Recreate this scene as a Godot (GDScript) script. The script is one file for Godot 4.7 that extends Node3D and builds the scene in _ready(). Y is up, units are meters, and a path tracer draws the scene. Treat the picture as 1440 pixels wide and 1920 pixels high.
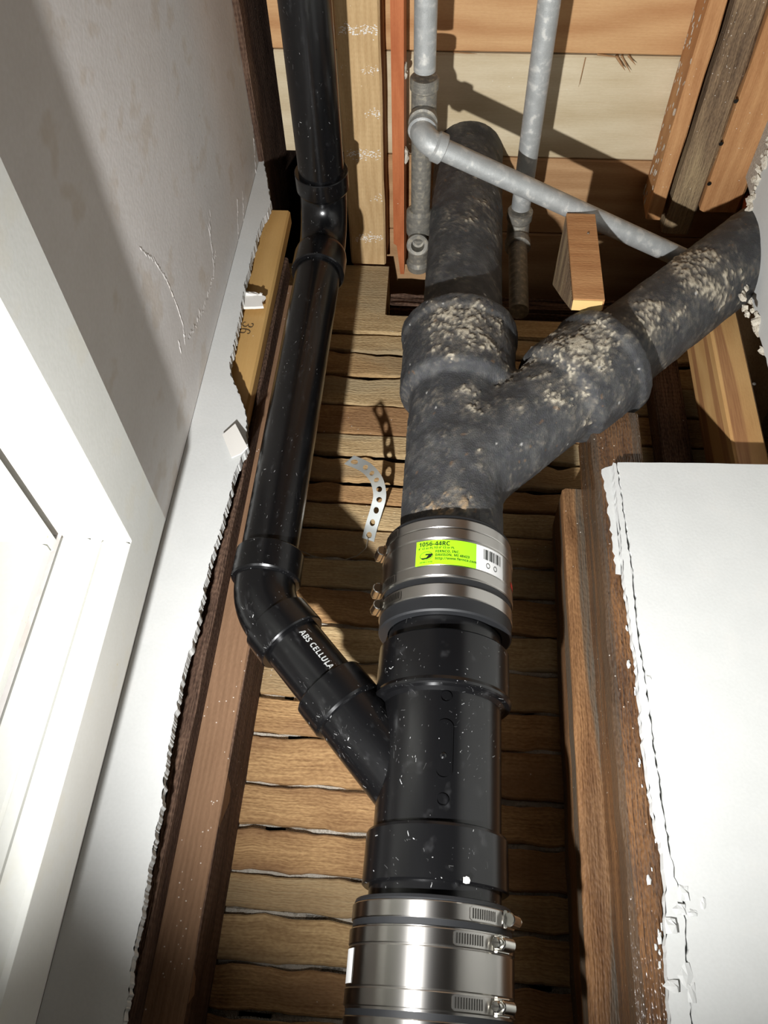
extends Node3D
# A wall opened up beside a door: cast-iron and black plastic drain pipes between old studs and lath, seen from below.
# World: x to the right, y up, z towards the viewer; the wall lies at negative z. "d" below is the distance into the wall (d = -z).

const FOCAL := 1546.0            # focal length in photo pixels (1440 x 1920)
const EYE_Y := 1.4
const FLOOR_Y := -0.25
const LAMP := Vector3(-0.152, 1.27, -0.33)
const SUB := 2.54                # underside of the floor boards above
const HANG := 2.48               # underside of the joists
# world axes seen from the camera (x right, y down, z forward)
const AX := Vector3(0.99694, 0.05131, -0.05901)
const AY := Vector3(0.07507, -0.83828, 0.54005)
const AD := Vector3(0.02176, 0.54283, 0.83956)

var M := {}
var taken := {}
var rng := RandomNumberGenerator.new()
var n_a := FastNoiseLite.new()
var n_b := FastNoiseLite.new()
var n_c := FastNoiseLite.new()

# ---------------------------------------------------------------- photo pixel -> point on a plane
func ray(px: float, py: float) -> Vector3:
	var r := Vector3((px - 720.0) / FOCAL, (py - 960.0) / FOCAL, 1.0)
	return Vector3(r.dot(AX), r.dot(AY), r.dot(AD))
func at_d(px: float, py: float, d: float) -> Vector3:
	var r := ray(px, py) * (d / ray(px, py).z)
	return Vector3(r.x, r.y + EYE_Y, -d)
func at_x(px: float, py: float, x: float) -> Vector3:
	var r := ray(px, py) * (x / ray(px, py).x)
	return Vector3(x, r.y + EYE_Y, -r.z)
func at_y(px: float, py: float, y: float) -> Vector3:
	var r := ray(px, py) * ((y - EYE_Y) / ray(px, py).y)
	return Vector3(r.x, y, -r.z)

# ---------------------------------------------------------------- mesh collecting
class MB:
	var v := PackedVector3Array()
	var n := PackedVector3Array()
	var uv := PackedVector2Array()
	var c := PackedColorArray()
	var ix := PackedInt32Array()
	func vert(p: Vector3, nn: Vector3, t := Vector2.ZERO, col := Color.WHITE) -> int:
		v.append(p); n.append(nn); uv.append(t); c.append(col)
		return v.size() - 1
	func tri(a: int, b: int, d: int) -> void:
		var f := (v[b] - v[a]).cross(v[d] - v[a])
		if f.dot(n[a] + n[b] + n[d]) > 0.0:
			ix.append(a); ix.append(d); ix.append(b)
		else:
			ix.append(a); ix.append(b); ix.append(d)
	func flat_tri(a: Vector3, b: Vector3, d: Vector3, nn: Vector3, ta := Vector2.ZERO, tb := Vector2.ZERO, td := Vector2.ZERO, col := Color.WHITE) -> void:
		tri(vert(a, nn, ta, col), vert(b, nn, tb, col), vert(d, nn, td, col))
	func quad(a: Vector3, b: Vector3, d: Vector3, e: Vector3, out: Vector3, ta := Vector2.ZERO, tb := Vector2.ZERO, td := Vector2.ZERO, te := Vector2.ZERO, col := Color.WHITE) -> void:
		var nn := (d - a).cross(e - b).normalized()
		if nn.dot(out) < 0.0:
			nn = -nn
		var i := vert(a, nn, ta, col); var j := vert(b, nn, tb, col); var k := vert(d, nn, td, col); var l := vert(e, nn, te, col)
		tri(i, j, k); tri(i, k, l)
	func mesh() -> ArrayMesh:
		var a := []
		a.resize(Mesh.ARRAY_MAX)
		a[Mesh.ARRAY_VERTEX] = v; a[Mesh.ARRAY_NORMAL] = n; a[Mesh.ARRAY_TEX_UV] = uv; a[Mesh.ARRAY_COLOR] = c; a[Mesh.ARRAY_INDEX] = ix
		var m := ArrayMesh.new()
		m.add_surface_from_arrays(Mesh.PRIMITIVE_TRIANGLES, a)
		return m

func numbered(called: String) -> String:
	if not taken.has(called):
		taken[called] = 0
		return called
	taken[called] += 1
	return "%s_%03d" % [called, taken[called]]
func obj(called: String, mb: MB, m: Material, parent: Node = null) -> MeshInstance3D:
	var o := MeshInstance3D.new()
	o.mesh = mb.mesh()
	o.material_override = m
	if parent == null:
		o.name = numbered(called)
		add_child(o)
	else:
		o.name = called
		parent.add_child(o, true)
	return o
func thing(called: String, label: String, category: String, group := "") -> Node3D:
	var o := Node3D.new()
	o.name = numbered(called)
	add_child(o)
	tag(o, label, category, group)
	return o
func tag(o: Node, label: String, category: String, group := "") -> void:
	o.set_meta("label", label)
	o.set_meta("category", category)
	if group: o.set_meta("group", group)
func struct(o: Node, label: String, category: String) -> void:
	tag(o, label, category)
	o.set_meta("kind", "structure")

# a sawn timber: length along L, width along U, thickness along V, centred on the axis from "from"
func timber(mb: MB, from: Vector3, L: Vector3, U: Vector3, V: Vector3, length: float, wu: float, wv: float, segs := 1, rough := 0.0, cham := 0.0015) -> void:
	var off := Vector2(rng.randf() * 3.0, rng.randf() * 3.0)
	var per := PackedVector2Array()
	var a := wu / 2.0
	var b := wv / 2.0
	var c := minf(cham, minf(a, b) * 0.5)
	per.append_array([Vector2(-a + c, -b), Vector2(a - c, -b), Vector2(a, -b + c), Vector2(a, b - c), Vector2(a - c, b), Vector2(-a + c, b), Vector2(-a, b - c), Vector2(-a, -b + c)])
	var rows := []
	for i in segs + 1:
		var s := length * i / segs
		var row := []
		for k in 8:
			var j := Vector2(rng.randf_range(-rough, rough), rng.randf_range(-rough, rough))
			if k % 2 == 1: j = j * 0.35
			var q: Vector2 = per[k] + j
			row.append(from + L * s + U * q.x + V * q.y)
		rows.append(row)
	var dist := 0.0
	for k in 8:
		var k2 := (k + 1) % 8
		var step := per[k].distance_to(per[k2])
		var mid := (per[k] + per[k2]) / 2.0
		var out := U * mid.x / a + V * mid.y / b
		for i in segs:
			var u0 := length * i / segs + off.x
			var u1 := length * (i + 1) / segs + off.x
			mb.quad(rows[i][k], rows[i + 1][k], rows[i + 1][k2], rows[i][k2], out, Vector2(u0, dist + off.y), Vector2(u1, dist + off.y), Vector2(u1, dist + step + off.y), Vector2(u0, dist + step + off.y))
		dist += step
	for e in 2:
		var row: Array = rows[0] if e == 0 else rows[segs]
		var nn := -L if e == 0 else L
		for k in range(1, 7):
			mb.flat_tri(row[0], row[k], row[k + 1], nn, per[0] * 0.3 + off, per[k] * 0.3 + off, per[k + 1] * 0.3 + off)

# axis-aligned timber from x0..x1, y0..y1, d0..d1, grain along the given axis (0 x, 1 y, 2 z)
func beam(x0: float, x1: float, y0: float, y1: float, d0: float, d1: float, axis: int, segs := 1, rough := 0.0, cham := 0.0015, mb: MB = null) -> MB:
	if mb == null: mb = MB.new()
	var lo := Vector3(x0, y0, -d1)
	var hi := Vector3(x1, y1, -d0)
	var mid := (lo + hi) / 2.0
	var s := hi - lo
	var dirs := [Vector3.RIGHT, Vector3.UP, Vector3.BACK]
	var ax: Vector3 = dirs[axis]
	var u: Vector3 = dirs[(axis + 1) % 3]
	var v: Vector3 = dirs[(axis + 2) % 3]
	timber(mb, mid - ax * s[axis] / 2.0, ax, u, v, s[axis], s[(axis + 1) % 3], s[(axis + 2) % 3], segs, rough, cham)
	return mb

# a flat outline (points in space on one plane) given a thickness vector
func slab(pts: Array, W: Vector3, mb: MB = null, uo := Vector2.ZERO) -> MB:
	if mb == null: mb = MB.new()
	var nn := W.normalized()
	var U := Vector3.RIGHT
	if absf(nn.x) > 0.8: U = Vector3.BACK
	var V := nn.cross(U).normalized()
	U = V.cross(nn).normalized()
	var p2 := PackedVector2Array()
	for p in pts: p2.append(Vector2(p.dot(U), p.dot(V)))
	var t := Geometry2D.triangulate_polygon(p2)
	var centre := Vector3.ZERO
	for p in pts: centre += p / pts.size()
	for i in range(0, t.size(), 3):
		var a: Vector3 = pts[t[i]]
		var b: Vector3 = pts[t[i + 1]]
		var c: Vector3 = pts[t[i + 2]]
		mb.flat_tri(a, b, c, -nn, p2[t[i]] + uo, p2[t[i + 1]] + uo, p2[t[i + 2]] + uo)
		mb.flat_tri(a + W, b + W, c + W, nn, p2[t[i]] + uo, p2[t[i + 1]] + uo, p2[t[i + 2]] + uo)
	var area := 0.0
	for i in p2.size(): area += p2[i].cross(p2[(i + 1) % p2.size()])
	for i in pts.size():
		var a: Vector3 = pts[i]
		var b: Vector3 = pts[(i + 1) % pts.size()]
		var e := p2[(i + 1) % p2.size()] - p2[i]
		var o := Vector2(e.y, -e.x) * signf(area)
		mb.quad(a, b, b + W, a + W, U * o.x + V * o.y, p2[i] + uo, p2[(i + 1) % p2.size()] + uo, p2[(i + 1) % p2.size()] + uo + Vector2(W.length(), 0), p2[i] + uo + Vector2(W.length(), 0))
	return mb

# subdivide a polyline of points and give it a torn edge: coarse and fine wander, a little shake
func ragged(pts: Array, step: float, amp: float, along: Vector3, up: Vector3) -> Array:
	var out := []
	var n := noise(rng.randi() % 9999, 1.0, 4)
	var s := 0.0
	for i in pts.size() - 1:
		var a: Vector3 = pts[i]
		var b: Vector3 = pts[i + 1]
		var len := a.distance_to(b)
		var k := maxi(1, int(len / step))
		for j in k:
			var t := s + len * j / k
			out.append(a.lerp(b, float(j) / k) + along * amp * (2.2 * n.get_noise_2d(t * 90.0, 0.0) + rng.randf_range(-0.3, 0.3)) + up * amp * 0.8 * n.get_noise_2d(t * 140.0, 9.0))
		s += len
	out.append(pts[-1])
	return out

func frame_of(t: Vector3) -> Array:
	var x := Vector3.RIGHT if absf(t.x) < 0.9 else Vector3.UP
	x = (x - t * x.dot(t)).normalized()
	return [x, t.cross(x).normalized()]

# rings of given centre, tangent and radius joined into a surface; profile corners sharper than about 18 degrees stay sharp
func rings(mb: MB, cs: Array, ts: Array, rs: Array, segs: int, cap0 := true, cap1 := true) -> void:
	var fr := []
	var f: Array = frame_of(ts[0])
	for i in cs.size():
		var x: Vector3 = f[0]
		x = (x - ts[i] * x.dot(ts[i])).normalized()
		f = [x, ts[i].cross(x).normalized()]
		fr.append(f)
	var nr := []
	for i in cs.size() - 1:
		var ds: float = (cs[i + 1] - cs[i]).dot((ts[i] + ts[i + 1]).normalized())
		nr.append(Vector2(ds, -(rs[i + 1] - rs[i])).normalized())
	var along := 0.0
	for i in cs.size() - 1:
		var n0: Vector2 = nr[i]
		var n1: Vector2 = nr[i]
		if i > 0 and n0.dot(nr[i - 1]) > 0.95: n0 = (n0 + nr[i - 1]).normalized()
		if i < nr.size() - 1 and n1.dot(nr[i + 1]) > 0.95: n1 = (n1 + nr[i + 1]).normalized()
		var step: float = cs[i].distance_to(cs[i + 1]) + absf(rs[i + 1] - rs[i])
		var first := mb.v.size()
		for e in 2:
			var k := i + e
			var q: Vector2 = n0 if e == 0 else n1
			for j in segs + 1:
				var a := TAU * j / segs
				var rad: Vector3 = fr[k][0] * cos(a) + fr[k][1] * sin(a)
				mb.vert(cs[k] + rad * rs[k], (rad * q.x + ts[k] * q.y).normalized(), Vector2(along + step * e, a * 0.05))
		along += step
		for j in segs:
			mb.tri(first + j, first + j + 1, first + segs + 1 + j)
			mb.tri(first + j + 1, first + segs + 2 + j, first + segs + 1 + j)
	for e in 2:
		if (e == 0 and not cap0) or (e == 1 and not cap1): continue
		var k := 0 if e == 0 else cs.size() - 1
		var nn: Vector3 = -ts[k] if e == 0 else ts[k]
		var c := mb.vert(cs[k], nn)
		var first := mb.v.size()
		for j in segs + 1:
			var a := TAU * j / segs
			mb.vert(cs[k] + (fr[k][0] * cos(a) + fr[k][1] * sin(a)) * rs[k], nn, Vector2(cos(a), sin(a)) * rs[k])
		for j in segs: mb.tri(c, first + j, first + j + 1)

# a turned shape: pairs of distance along the axis and radius
func lathe(o: Vector3, axis: Vector3, prof: Array, segs := 64, mb: MB = null, cap0 := true, cap1 := true) -> MB:
	if mb == null: mb = MB.new()
	var cs := []
	var ts := []
	var rs := []
	for p in prof:
		cs.append(o + axis * p[0]); ts.append(axis); rs.append(p[1])
	rings(mb, cs, ts, rs, segs, cap0, cap1)
	return mb
func tube(pts: Array, r: float, segs := 32, mb: MB = null, caps := true) -> MB:
	if mb == null: mb = MB.new()
	var ts := []
	var rs := []
	for i in pts.size():
		var t: Vector3 = pts[mini(i + 1, pts.size() - 1)] - pts[maxi(i - 1, 0)]
		ts.append(t.normalized()); rs.append(r)
	rings(mb, pts, ts, rs, segs, caps, caps)
	return mb
# a round bend between two straight directions: from "corner - a*len" to "corner + b*len"
func bend(corner: Vector3, a: Vector3, b: Vector3, len: float, steps := 10) -> Array:
	var out := []
	var p0 := corner - a * len
	var ang := a.angle_to(b)
	var r := len / tan(ang / 2.0)
	var side := (b - a * b.dot(a)).normalized()
	var c := p0 + side * r
	for i in steps + 1:
		var t := ang * i / steps
		out.append(c - side * r * cos(t) + a * r * sin(t))
	return out

# a curved grid with shaken surface and vertex colours, for old iron
func iron_pipe(a: Vector3, b: Vector3, r: float, cell := 0.0026) -> MB:
	var t := (b - a).normalized()
	var f := frame_of(t)
	var rows := int(a.distance_to(b) / cell)
	var cols := int(TAU * r / cell)
	var P := PackedVector3Array()
	var C := PackedColorArray()
	for i in rows + 1:
		for j in cols:
			var g := TAU * j / cols
			var rad: Vector3 = f[0] * cos(g) + f[1] * sin(g)
			var p: Vector3 = a.lerp(b, float(i) / rows) + rad * r
			var k := crust(p)
			p += rad * (0.0011 * n_a.get_noise_3dv(p * 1.0) + 0.0013 * k.y + 0.0006 * n_b.get_noise_3dv(p))
			P.append(p); C.append(iron_colour(p, k))
	return grid_mesh(P, C, rows + 1, cols)
func grid_mesh(P: PackedVector3Array, C: PackedColorArray, rows: int, cols: int) -> MB:
	var N := PackedVector3Array()
	N.resize(P.size())
	var ix := PackedInt32Array()
	for i in rows - 1:
		for j in cols:
			var a := i * cols + j
			var b := i * cols + (j + 1) % cols
			var c := a + cols
			var d := b + cols
			var nn := (P[b] - P[a]).cross(P[c] - P[a])
			N[a] -= nn; N[b] -= nn; N[c] -= nn; N[d] -= nn
			ix.append_array([a, b, c, b, d, c])
	# outwards?
	var mid := Vector3.ZERO
	for j in cols: mid += P[j] / cols
	var flip := N[0].dot(P[0] - mid) < 0.0
	var mb := MB.new()
	for i in P.size(): mb.vert(P[i], (-N[i] if flip else N[i]).normalized(), Vector2.ZERO, C[i])
	for i in range(0, ix.size(), 3): mb.tri(ix[i], ix[i + 1], ix[i + 2])
	return mb

# places where lime and plaster crust clings to the iron: centre, reach
var crust_spots := []
func crust(p: Vector3) -> Vector2:
	var w := 0.0
	for s in crust_spots:
		w = maxf(w, s[1] * (1.0 - smoothstep(0.3, 1.0, p.distance_to(s[0]) / s[2])))
	var big := n_a.get_noise_3dv(p)
	var mid := n_b.get_noise_3dv(p)
	var fine := n_c.get_noise_3dv(p)
	var k := w + 0.42 * big + 0.42 * mid + 0.28 * fine
	return Vector2(k, smoothstep(0.46, 0.56, k))
func iron_colour(p: Vector3, k: Vector2) -> Color:
	var dark := Color(0.040, 0.041, 0.043).lerp(Color(0.092, 0.090, 0.086), smoothstep(-0.3, 0.8, 0.4 * n_b.get_noise_3dv(p * 0.5) + 0.7 * n_a.get_noise_3dv(p * 1.3) + 0.6 * k.x))
	var lime := Color(0.60, 0.53, 0.40) if p.y > 1.886 + 0.01 * n_a.get_noise_3dv(p * 3.0) else Color(0.40, 0.28, 0.16)
	var c := dark.lerp(lime, k.y * (0.75 + 0.5 * n_c.get_noise_3dv(p * 1.7)))
	c = c.lerp(Color(0.24, 0.205, 0.155), 0.45 * smoothstep(0.12, 0.5, k.x) * (1.0 - k.y))
	if n_c.get_noise_3dv(p * 0.8 + Vector3(3, 1, 2)) > 0.76: c = Color(0.5, 0.49, 0.46)
	if n_b.get_noise_3dv(p * 0.5 + Vector3(1, 7, 2)) > 0.62: c = c.lerp(Color(0.20, 0.11, 0.05), 0.5)
	return c

# ---------------------------------------------------------------- blended solid for the iron wye
var wye_o := Vector3(0.0205, 0.0, -0.755)
const WYE_DIR := Vector3(0.697, 0.717, 0.0)
func smin(a: float, b: float, k: float) -> float:
	var h := maxf(k - absf(a - b), 0.0) / k
	return minf(a, b) - h * h * k * 0.25
func cyl(p: Vector3, a: Vector3, t: Vector3, l: float, r: float, rd: float) -> float:
	var q := p - a
	var s := q.dot(t)
	var rr := (q - t * s).length()
	var dx := rr - r + rd
	var dy := absf(s - l / 2.0) - l / 2.0 + rd
	return minf(maxf(dx, dy), 0.0) + Vector2(maxf(dx, 0.0), maxf(dy, 0.0)).length() - rd
func wye(p: Vector3) -> float:
	var s := wye_o + Vector3(0, 1.838, 0)
	var d := cyl(p, s, Vector3.UP, 0.24, 0.0548, 0.002)
	var root := wye_o + Vector3(0, 1.935, 0)
	d = smin(d, cyl(p, root, WYE_DIR, 0.24, 0.0545, 0.003), 0.012)
	d = smin(d, cyl(p, wye_o + Vector3(0.0015, 2.050, 0), Vector3.UP, 0.106, 0.0690, 0.010), 0.010)
	d = smin(d, cyl(p, wye_o + Vector3(0.0015, 2.136, 0), Vector3.UP, 0.022, 0.0728, 0.006), 0.004)
	d = smin(d, cyl(p, root + WYE_DIR * 0.172, WYE_DIR, 0.086, 0.0665, 0.010), 0.010)
	d = smin(d, cyl(p, root + WYE_DIR * 0.242, WYE_DIR, 0.020, 0.0712, 0.006), 0.004)
	return d
func solid_net(lo: Vector3, hi: Vector3, h: float) -> MB:
	var B := 6
	var nb := Vector3i(((hi - lo) / (h * B)).ceil())
	var vid := {}
	var val := {}
	var P := PackedVector3Array()
	var cells := []
	var bs := h * B
	for bx in nb.x:
		for by in nb.y:
			for bz in nb.z:
				var c := lo + (Vector3(bx, by, bz) + Vector3.ONE * 0.5) * bs
				if absf(wye(c)) > bs * 0.95: continue
				var n := B + 1
				var g := PackedFloat32Array()
				g.resize(n * n * n)
				for i in n:
					for j in n:
						for k in n:
							var key := Vector3i(bx * B + i, by * B + j, bz * B + k)
							var w: float
							if val.has(key): w = val[key]
							else:
								w = wye(lo + Vector3(key) * h)
								if i == 0 or j == 0 or k == 0 or i == B or j == B or k == B: val[key] = w
							g[(i * n + j) * n + k] = w
				for i in B:
					for j in B:
						for k in B:
							var s := Vector3.ZERO
							var cnt := 0
							var f := [g[(i * n + j) * n + k], g[(i * n + j) * n + k + 1], g[(i * n + j + 1) * n + k], g[(i * n + j + 1) * n + k + 1], g[((i + 1) * n + j) * n + k], g[((i + 1) * n + j) * n + k + 1], g[((i + 1) * n + j + 1) * n + k], g[((i + 1) * n + j + 1) * n + k + 1]]
							var neg := 0
							for q in 8:
								if f[q] < 0.0: neg += 1
							if neg == 0 or neg == 8: continue
							for e in EDGES:
								var a: float = f[e[0]]
								var b: float = f[e[1]]
								if (a < 0.0) == (b < 0.0): continue
								var t := a / (a - b)
								s += CORN[e[0]].lerp(CORN[e[1]], t)
								cnt += 1
							var cell := Vector3i(bx * B + i, by * B + j, bz * B + k)
							vid[cell] = P.size()
							P.append(lo + (Vector3(cell) + s / cnt) * h)
							cells.append([cell, f])
	var quads := PackedInt32Array()
	for it in cells:
		var c: Vector3i = it[0]
		var f: Array = it[1]
		for ax in 3:
			var other: int = [4, 2, 1][ax]
			if (f[0] < 0.0) == (f[other] < 0.0): continue
			var u: Vector3i = [Vector3i(0, 1, 0), Vector3i(0, 0, 1), Vector3i(1, 0, 0)][ax]
			var w: Vector3i = [Vector3i(0, 0, 1), Vector3i(1, 0, 0), Vector3i(0, 1, 0)][ax]
			if vid.has(c - u) and vid.has(c - w) and vid.has(c - u - w):
				var q := [vid[c], vid[c - u], vid[c - u - w], vid[c - w]]
				if f[0] >= 0.0: q.reverse()
				quads.append_array(q)
	var N := PackedVector3Array()
	N.resize(P.size())
	var K := []
	for pass_no in 2:
		N.fill(Vector3.ZERO)
		for i in range(0, quads.size(), 4):
			var nn := (P[quads[i + 2]] - P[quads[i]]).cross(P[quads[i + 3]] - P[quads[i + 1]])
			for k in 4: N[quads[i + k]] += nn
		if pass_no == 0:
			for i in P.size():
				var k := crust(P[i])
				K.append(k)
				P[i] += N[i].normalized() * (0.0013 * n_a.get_noise_3dv(P[i]) + 0.0014 * k.y + 0.0007 * n_b.get_noise_3dv(P[i]))
	var mb := MB.new()
	for i in P.size(): mb.vert(P[i], N[i].normalized(), Vector2.ZERO, iron_colour(P[i], K[i]))
	for i in range(0, quads.size(), 4):
		mb.tri(quads[i], quads[i + 1], quads[i + 2]); mb.tri(quads[i], quads[i + 2], quads[i + 3])
	return mb
const CORN := [Vector3(0, 0, 0), Vector3(0, 0, 1), Vector3(0, 1, 0), Vector3(0, 1, 1), Vector3(1, 0, 0), Vector3(1, 0, 1), Vector3(1, 1, 0), Vector3(1, 1, 1)]
const EDGES := [[0, 1], [2, 3], [4, 5], [6, 7], [0, 2], [1, 3], [4, 6], [5, 7], [0, 4], [1, 5], [2, 6], [3, 7]]

# ---------------------------------------------------------------- materials
func mat(called: String, col: Color, rough: float, metal := 0.0) -> StandardMaterial3D:
	var m := StandardMaterial3D.new()
	m.resource_name = called
	m.albedo_color = col
	m.roughness = rough
	m.metallic = metal
	M[called] = m
	return m
func noise(seed_no: int, freq: float, oct := 3) -> FastNoiseLite:
	var n := FastNoiseLite.new()
	n.noise_type = FastNoiseLite.TYPE_SIMPLEX_SMOOTH
	n.seed = seed_no
	n.frequency = freq
	n.fractal_octaves = oct
	return n
# sawn wood: mirrored tile of 0.9 m along the grain by 0.24 m across; o holds light, dark, weathered colours and strengths
func wood(called: String, o: Dictionary, rough := 0.75, relief := 0.06) -> void:
	var W := 1024
	var H := 768
	var sd: int = o.get("seed", called.hash() % 1000)
	var n1 := noise(sd, 1.0, 2)
	var n2 := noise(sd + 7, 1.0, 3)
	var px := PackedByteArray()
	px.resize(W * H * 3)
	var hx := PackedByteArray()
	hx.resize(W * H)
	var light: Color = o.light
	var dark: Color = o.dark
	var weather: Color = o.get("weather", dark)
	var rings_no: float = o.get("rings", 60.0)
	var ra: float = o.get("ring", 0.2)
	var fa: float = o.get("fibre", 0.35)
	var ba: float = o.get("blot", 0.3)
	var wa: float = o.get("aged", 0.0)
	var saw: float = o.get("saw", 0.0)
	var band: float = o.get("band", 0.0)
	for y in H / 2:
		var v := (y + 0.5) / H * 0.24
		for x in W / 2:
			var u := (x + 0.5) / W * 0.9
			var warp := n1.get_noise_2d(u * 1.6, v * 6.0)
			var ring := sin((v + warp * 0.035) * rings_no * 6.2832)
			var fibre := n2.get_noise_2d(u * 14.0, v * 380.0)
			var pit := n2.get_noise_2d(u * 130.0, v * 330.0 + 70.0)
			var blot := n2.get_noise_2d(u * 7.0 + 40.0, v * 22.0)
			var t := 0.62 + ra * ring + fa * (0.6 * fibre + 0.5 * pit) + ba * blot
			if saw > 0.0: t += saw * sin(u * 900.0 + warp * 6.0 + v * 30.0) * (0.5 + blot)
			var c := dark.lerp(light, clampf(t, 0.0, 1.0))
			if wa > 0.0 or band > 0.0:
				var a := wa * smoothstep(-0.15, 0.45, n1.get_noise_2d(u * 3.0 + 9.0, v * 16.0)) + band * smoothstep(0.1, 0.3, n1.get_noise_2d(u * 0.9 + 30.0, v * 26.0))
				c = c.lerp(weather, clampf(a, 0.0, 1.0) * (0.8 + 0.4 * fibre))
			var r8 := clampi(int(c.r * 255.0), 0, 255)
			var g8 := clampi(int(c.g * 255.0), 0, 255)
			var b8 := clampi(int(c.b * 255.0), 0, 255)
			var h8 := clampi(int(127.0 + 70.0 * fibre + 60.0 * pit + 30.0 * ring * ra + 30.0 * blot), 0, 255)
			for q: int in [y * W + x, y * W + W - 1 - x, (H - 1 - y) * W + x, (H - 1 - y) * W + W - 1 - x]:
				px[q * 3] = r8; px[q * 3 + 1] = g8; px[q * 3 + 2] = b8
				hx[q] = h8
	var img := Image.create_from_data(W, H, false, Image.FORMAT_RGB8, px)
	dots(img, o.get("specks", 0), o.get("speck", Color(0.9, 0.88, 0.84)), sd, 1, 2, Vector2(0.5, 2.2))
	var m := mat(called, Color.WHITE, rough)
	m.albedo_texture = ImageTexture.create_from_image(img)
	m.heightmap_enabled = true
	m.heightmap_scale = relief
	m.heightmap_texture = ImageTexture.create_from_image(Image.create_from_data(W, H, false, Image.FORMAT_L8, hx))
	m.uv1_scale = Vector3(1.0 / 0.9, 1.0 / 0.24, 1.0)
	m.metallic_specular = o.get("spec", 0.35)
func dots(img: Image, count: int, col: Color, sd: int, r0: int, r1: int, stretch := Vector2.ONE) -> void:
	var r := RandomNumberGenerator.new()
	r.seed = sd
	var cx := 0.0
	var cy := 0.0
	for i in count:
		if i % 9 == 0:
			cx = r.randf() * img.get_width(); cy = r.randf() * img.get_height()
		var x := int(cx + r.randfn() * 40.0)
		var y := int(cy + r.randfn() * 40.0)
		var s := r.randi_range(r0, r1)
		img.fill_rect(Rect2i(posmod(x, img.get_width()), posmod(y, img.get_height()), maxi(1, int(s * stretch.x)), maxi(1, int(s * stretch.y))), col)
# mottled surface on world-aligned tiles
func mottled(called: String, a: Color, b: Color, stain: Color, amount: float, rough: float, tile: float, relief: float, specks := 0) -> StandardMaterial3D:
	var W := 768
	var sd := called.hash() % 1000
	var n1 := noise(sd, 1.0, 4)
	var n2 := noise(sd + 3, 1.0, 3)
	var px := PackedByteArray()
	px.resize(W * W * 3)
	var hx := PackedByteArray()
	hx.resize(W * W)
	for y in W / 2:
		var v := 2.0 * (y + 0.5) / W
		for x in W / 2:
			var u := 2.0 * (x + 0.5) / W
			var q := n1.get_noise_2d(u * 4.0, v * 4.0)
			var w := n2.get_noise_2d(u * 60.0, v * 60.0)
			var z := n1.get_noise_2d(u * 14.0 + 50.0, v * 9.0)
			var c := b.lerp(a, clampf(0.6 + 0.5 * q + 0.35 * w, 0.0, 1.0))
			c = c.lerp(stain, amount * smoothstep(0.15, 0.6, q + 0.35 * z))
			var h8 := clampi(int(127.0 + 90.0 * z + 70.0 * w), 0, 255)
			for k: int in [y * W + x, y * W + W - 1 - x, (W - 1 - y) * W + x, (W - 1 - y) * W + W - 1 - x]:
				px[k * 3] = int(c.r * 255.0); px[k * 3 + 1] = int(c.g * 255.0); px[k * 3 + 2] = int(c.b * 255.0)
				hx[k] = h8
	var img := Image.create_from_data(W, W, false, Image.FORMAT_RGB8, px)
	dots(img, specks, stain, sd, 1, 2)
	var m := mat(called, Color.WHITE, rough)
	m.albedo_texture = ImageTexture.create_from_image(img)
	m.heightmap_enabled = relief > 0.0
	m.heightmap_scale = relief
	m.heightmap_texture = ImageTexture.create_from_image(Image.create_from_data(W, W, false, Image.FORMAT_L8, hx))
	m.uv1_triplanar = true
	m.uv1_world_triplanar = true
	m.uv1_scale = Vector3.ONE / tile
	return m
# black plastic with handling scuffs, scratches and plaster dust
func plastic(called: String, strokes: int, sd: int) -> void:
	var W := 1024
	var img := Image.create(W, W, false, Image.FORMAT_RGB8)
	img.fill(Color(0.05, 0.05, 0.053))
	var n1 := noise(sd, 0.012, 4)
	var r := RandomNumberGenerator.new()
	r.seed = sd
	for y in range(0, W, 2):
		for x in range(0, W, 2):
			var q := smoothstep(0.30, 0.72, n1.get_noise_2d(x, y)) * 0.08
			if q > 0.005: img.fill_rect(Rect2i(x, y, 2, 2), Color(0.05 + q, 0.05 + q, 0.053 + q))
	var cx := 0.0
	var cy := 0.0
	var dir := 0.0
	for i in strokes:
		if i % 12 == 0:
			cx = r.randf() * W; cy = r.randf() * W; dir = r.randf_range(-1.2, 1.2)
		var x := cx + r.randfn() * 34.0
		var y := cy + r.randfn() * 34.0
		var d := dir + r.randfn() * 0.4
		var tone := r.randf_range(0.16, 0.42) if r.randf() < 0.8 else r.randf_range(0.5, 0.75)
		for k in r.randi_range(1, 16 if r.randf() < 0.35 else 4):
			img.set_pixel(posmod(int(x), W), posmod(int(y), W), Color(tone, tone, tone * 0.99))
			if tone > 0.5: img.set_pixel(posmod(int(x) + 1, W), posmod(int(y), W), Color(tone, tone, tone * 0.99))
			x += cos(d) * 1.0; y += sin(d) * 1.0
	var m := mat(called, Color.WHITE, 0.24)
	m.albedo_texture = ImageTexture.create_from_image(img)
	m.uv1_scale = Vector3(1.0 / 0.4, 1.0 / 0.3, 1.0)
	m.metallic_specular = 0.5

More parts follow.
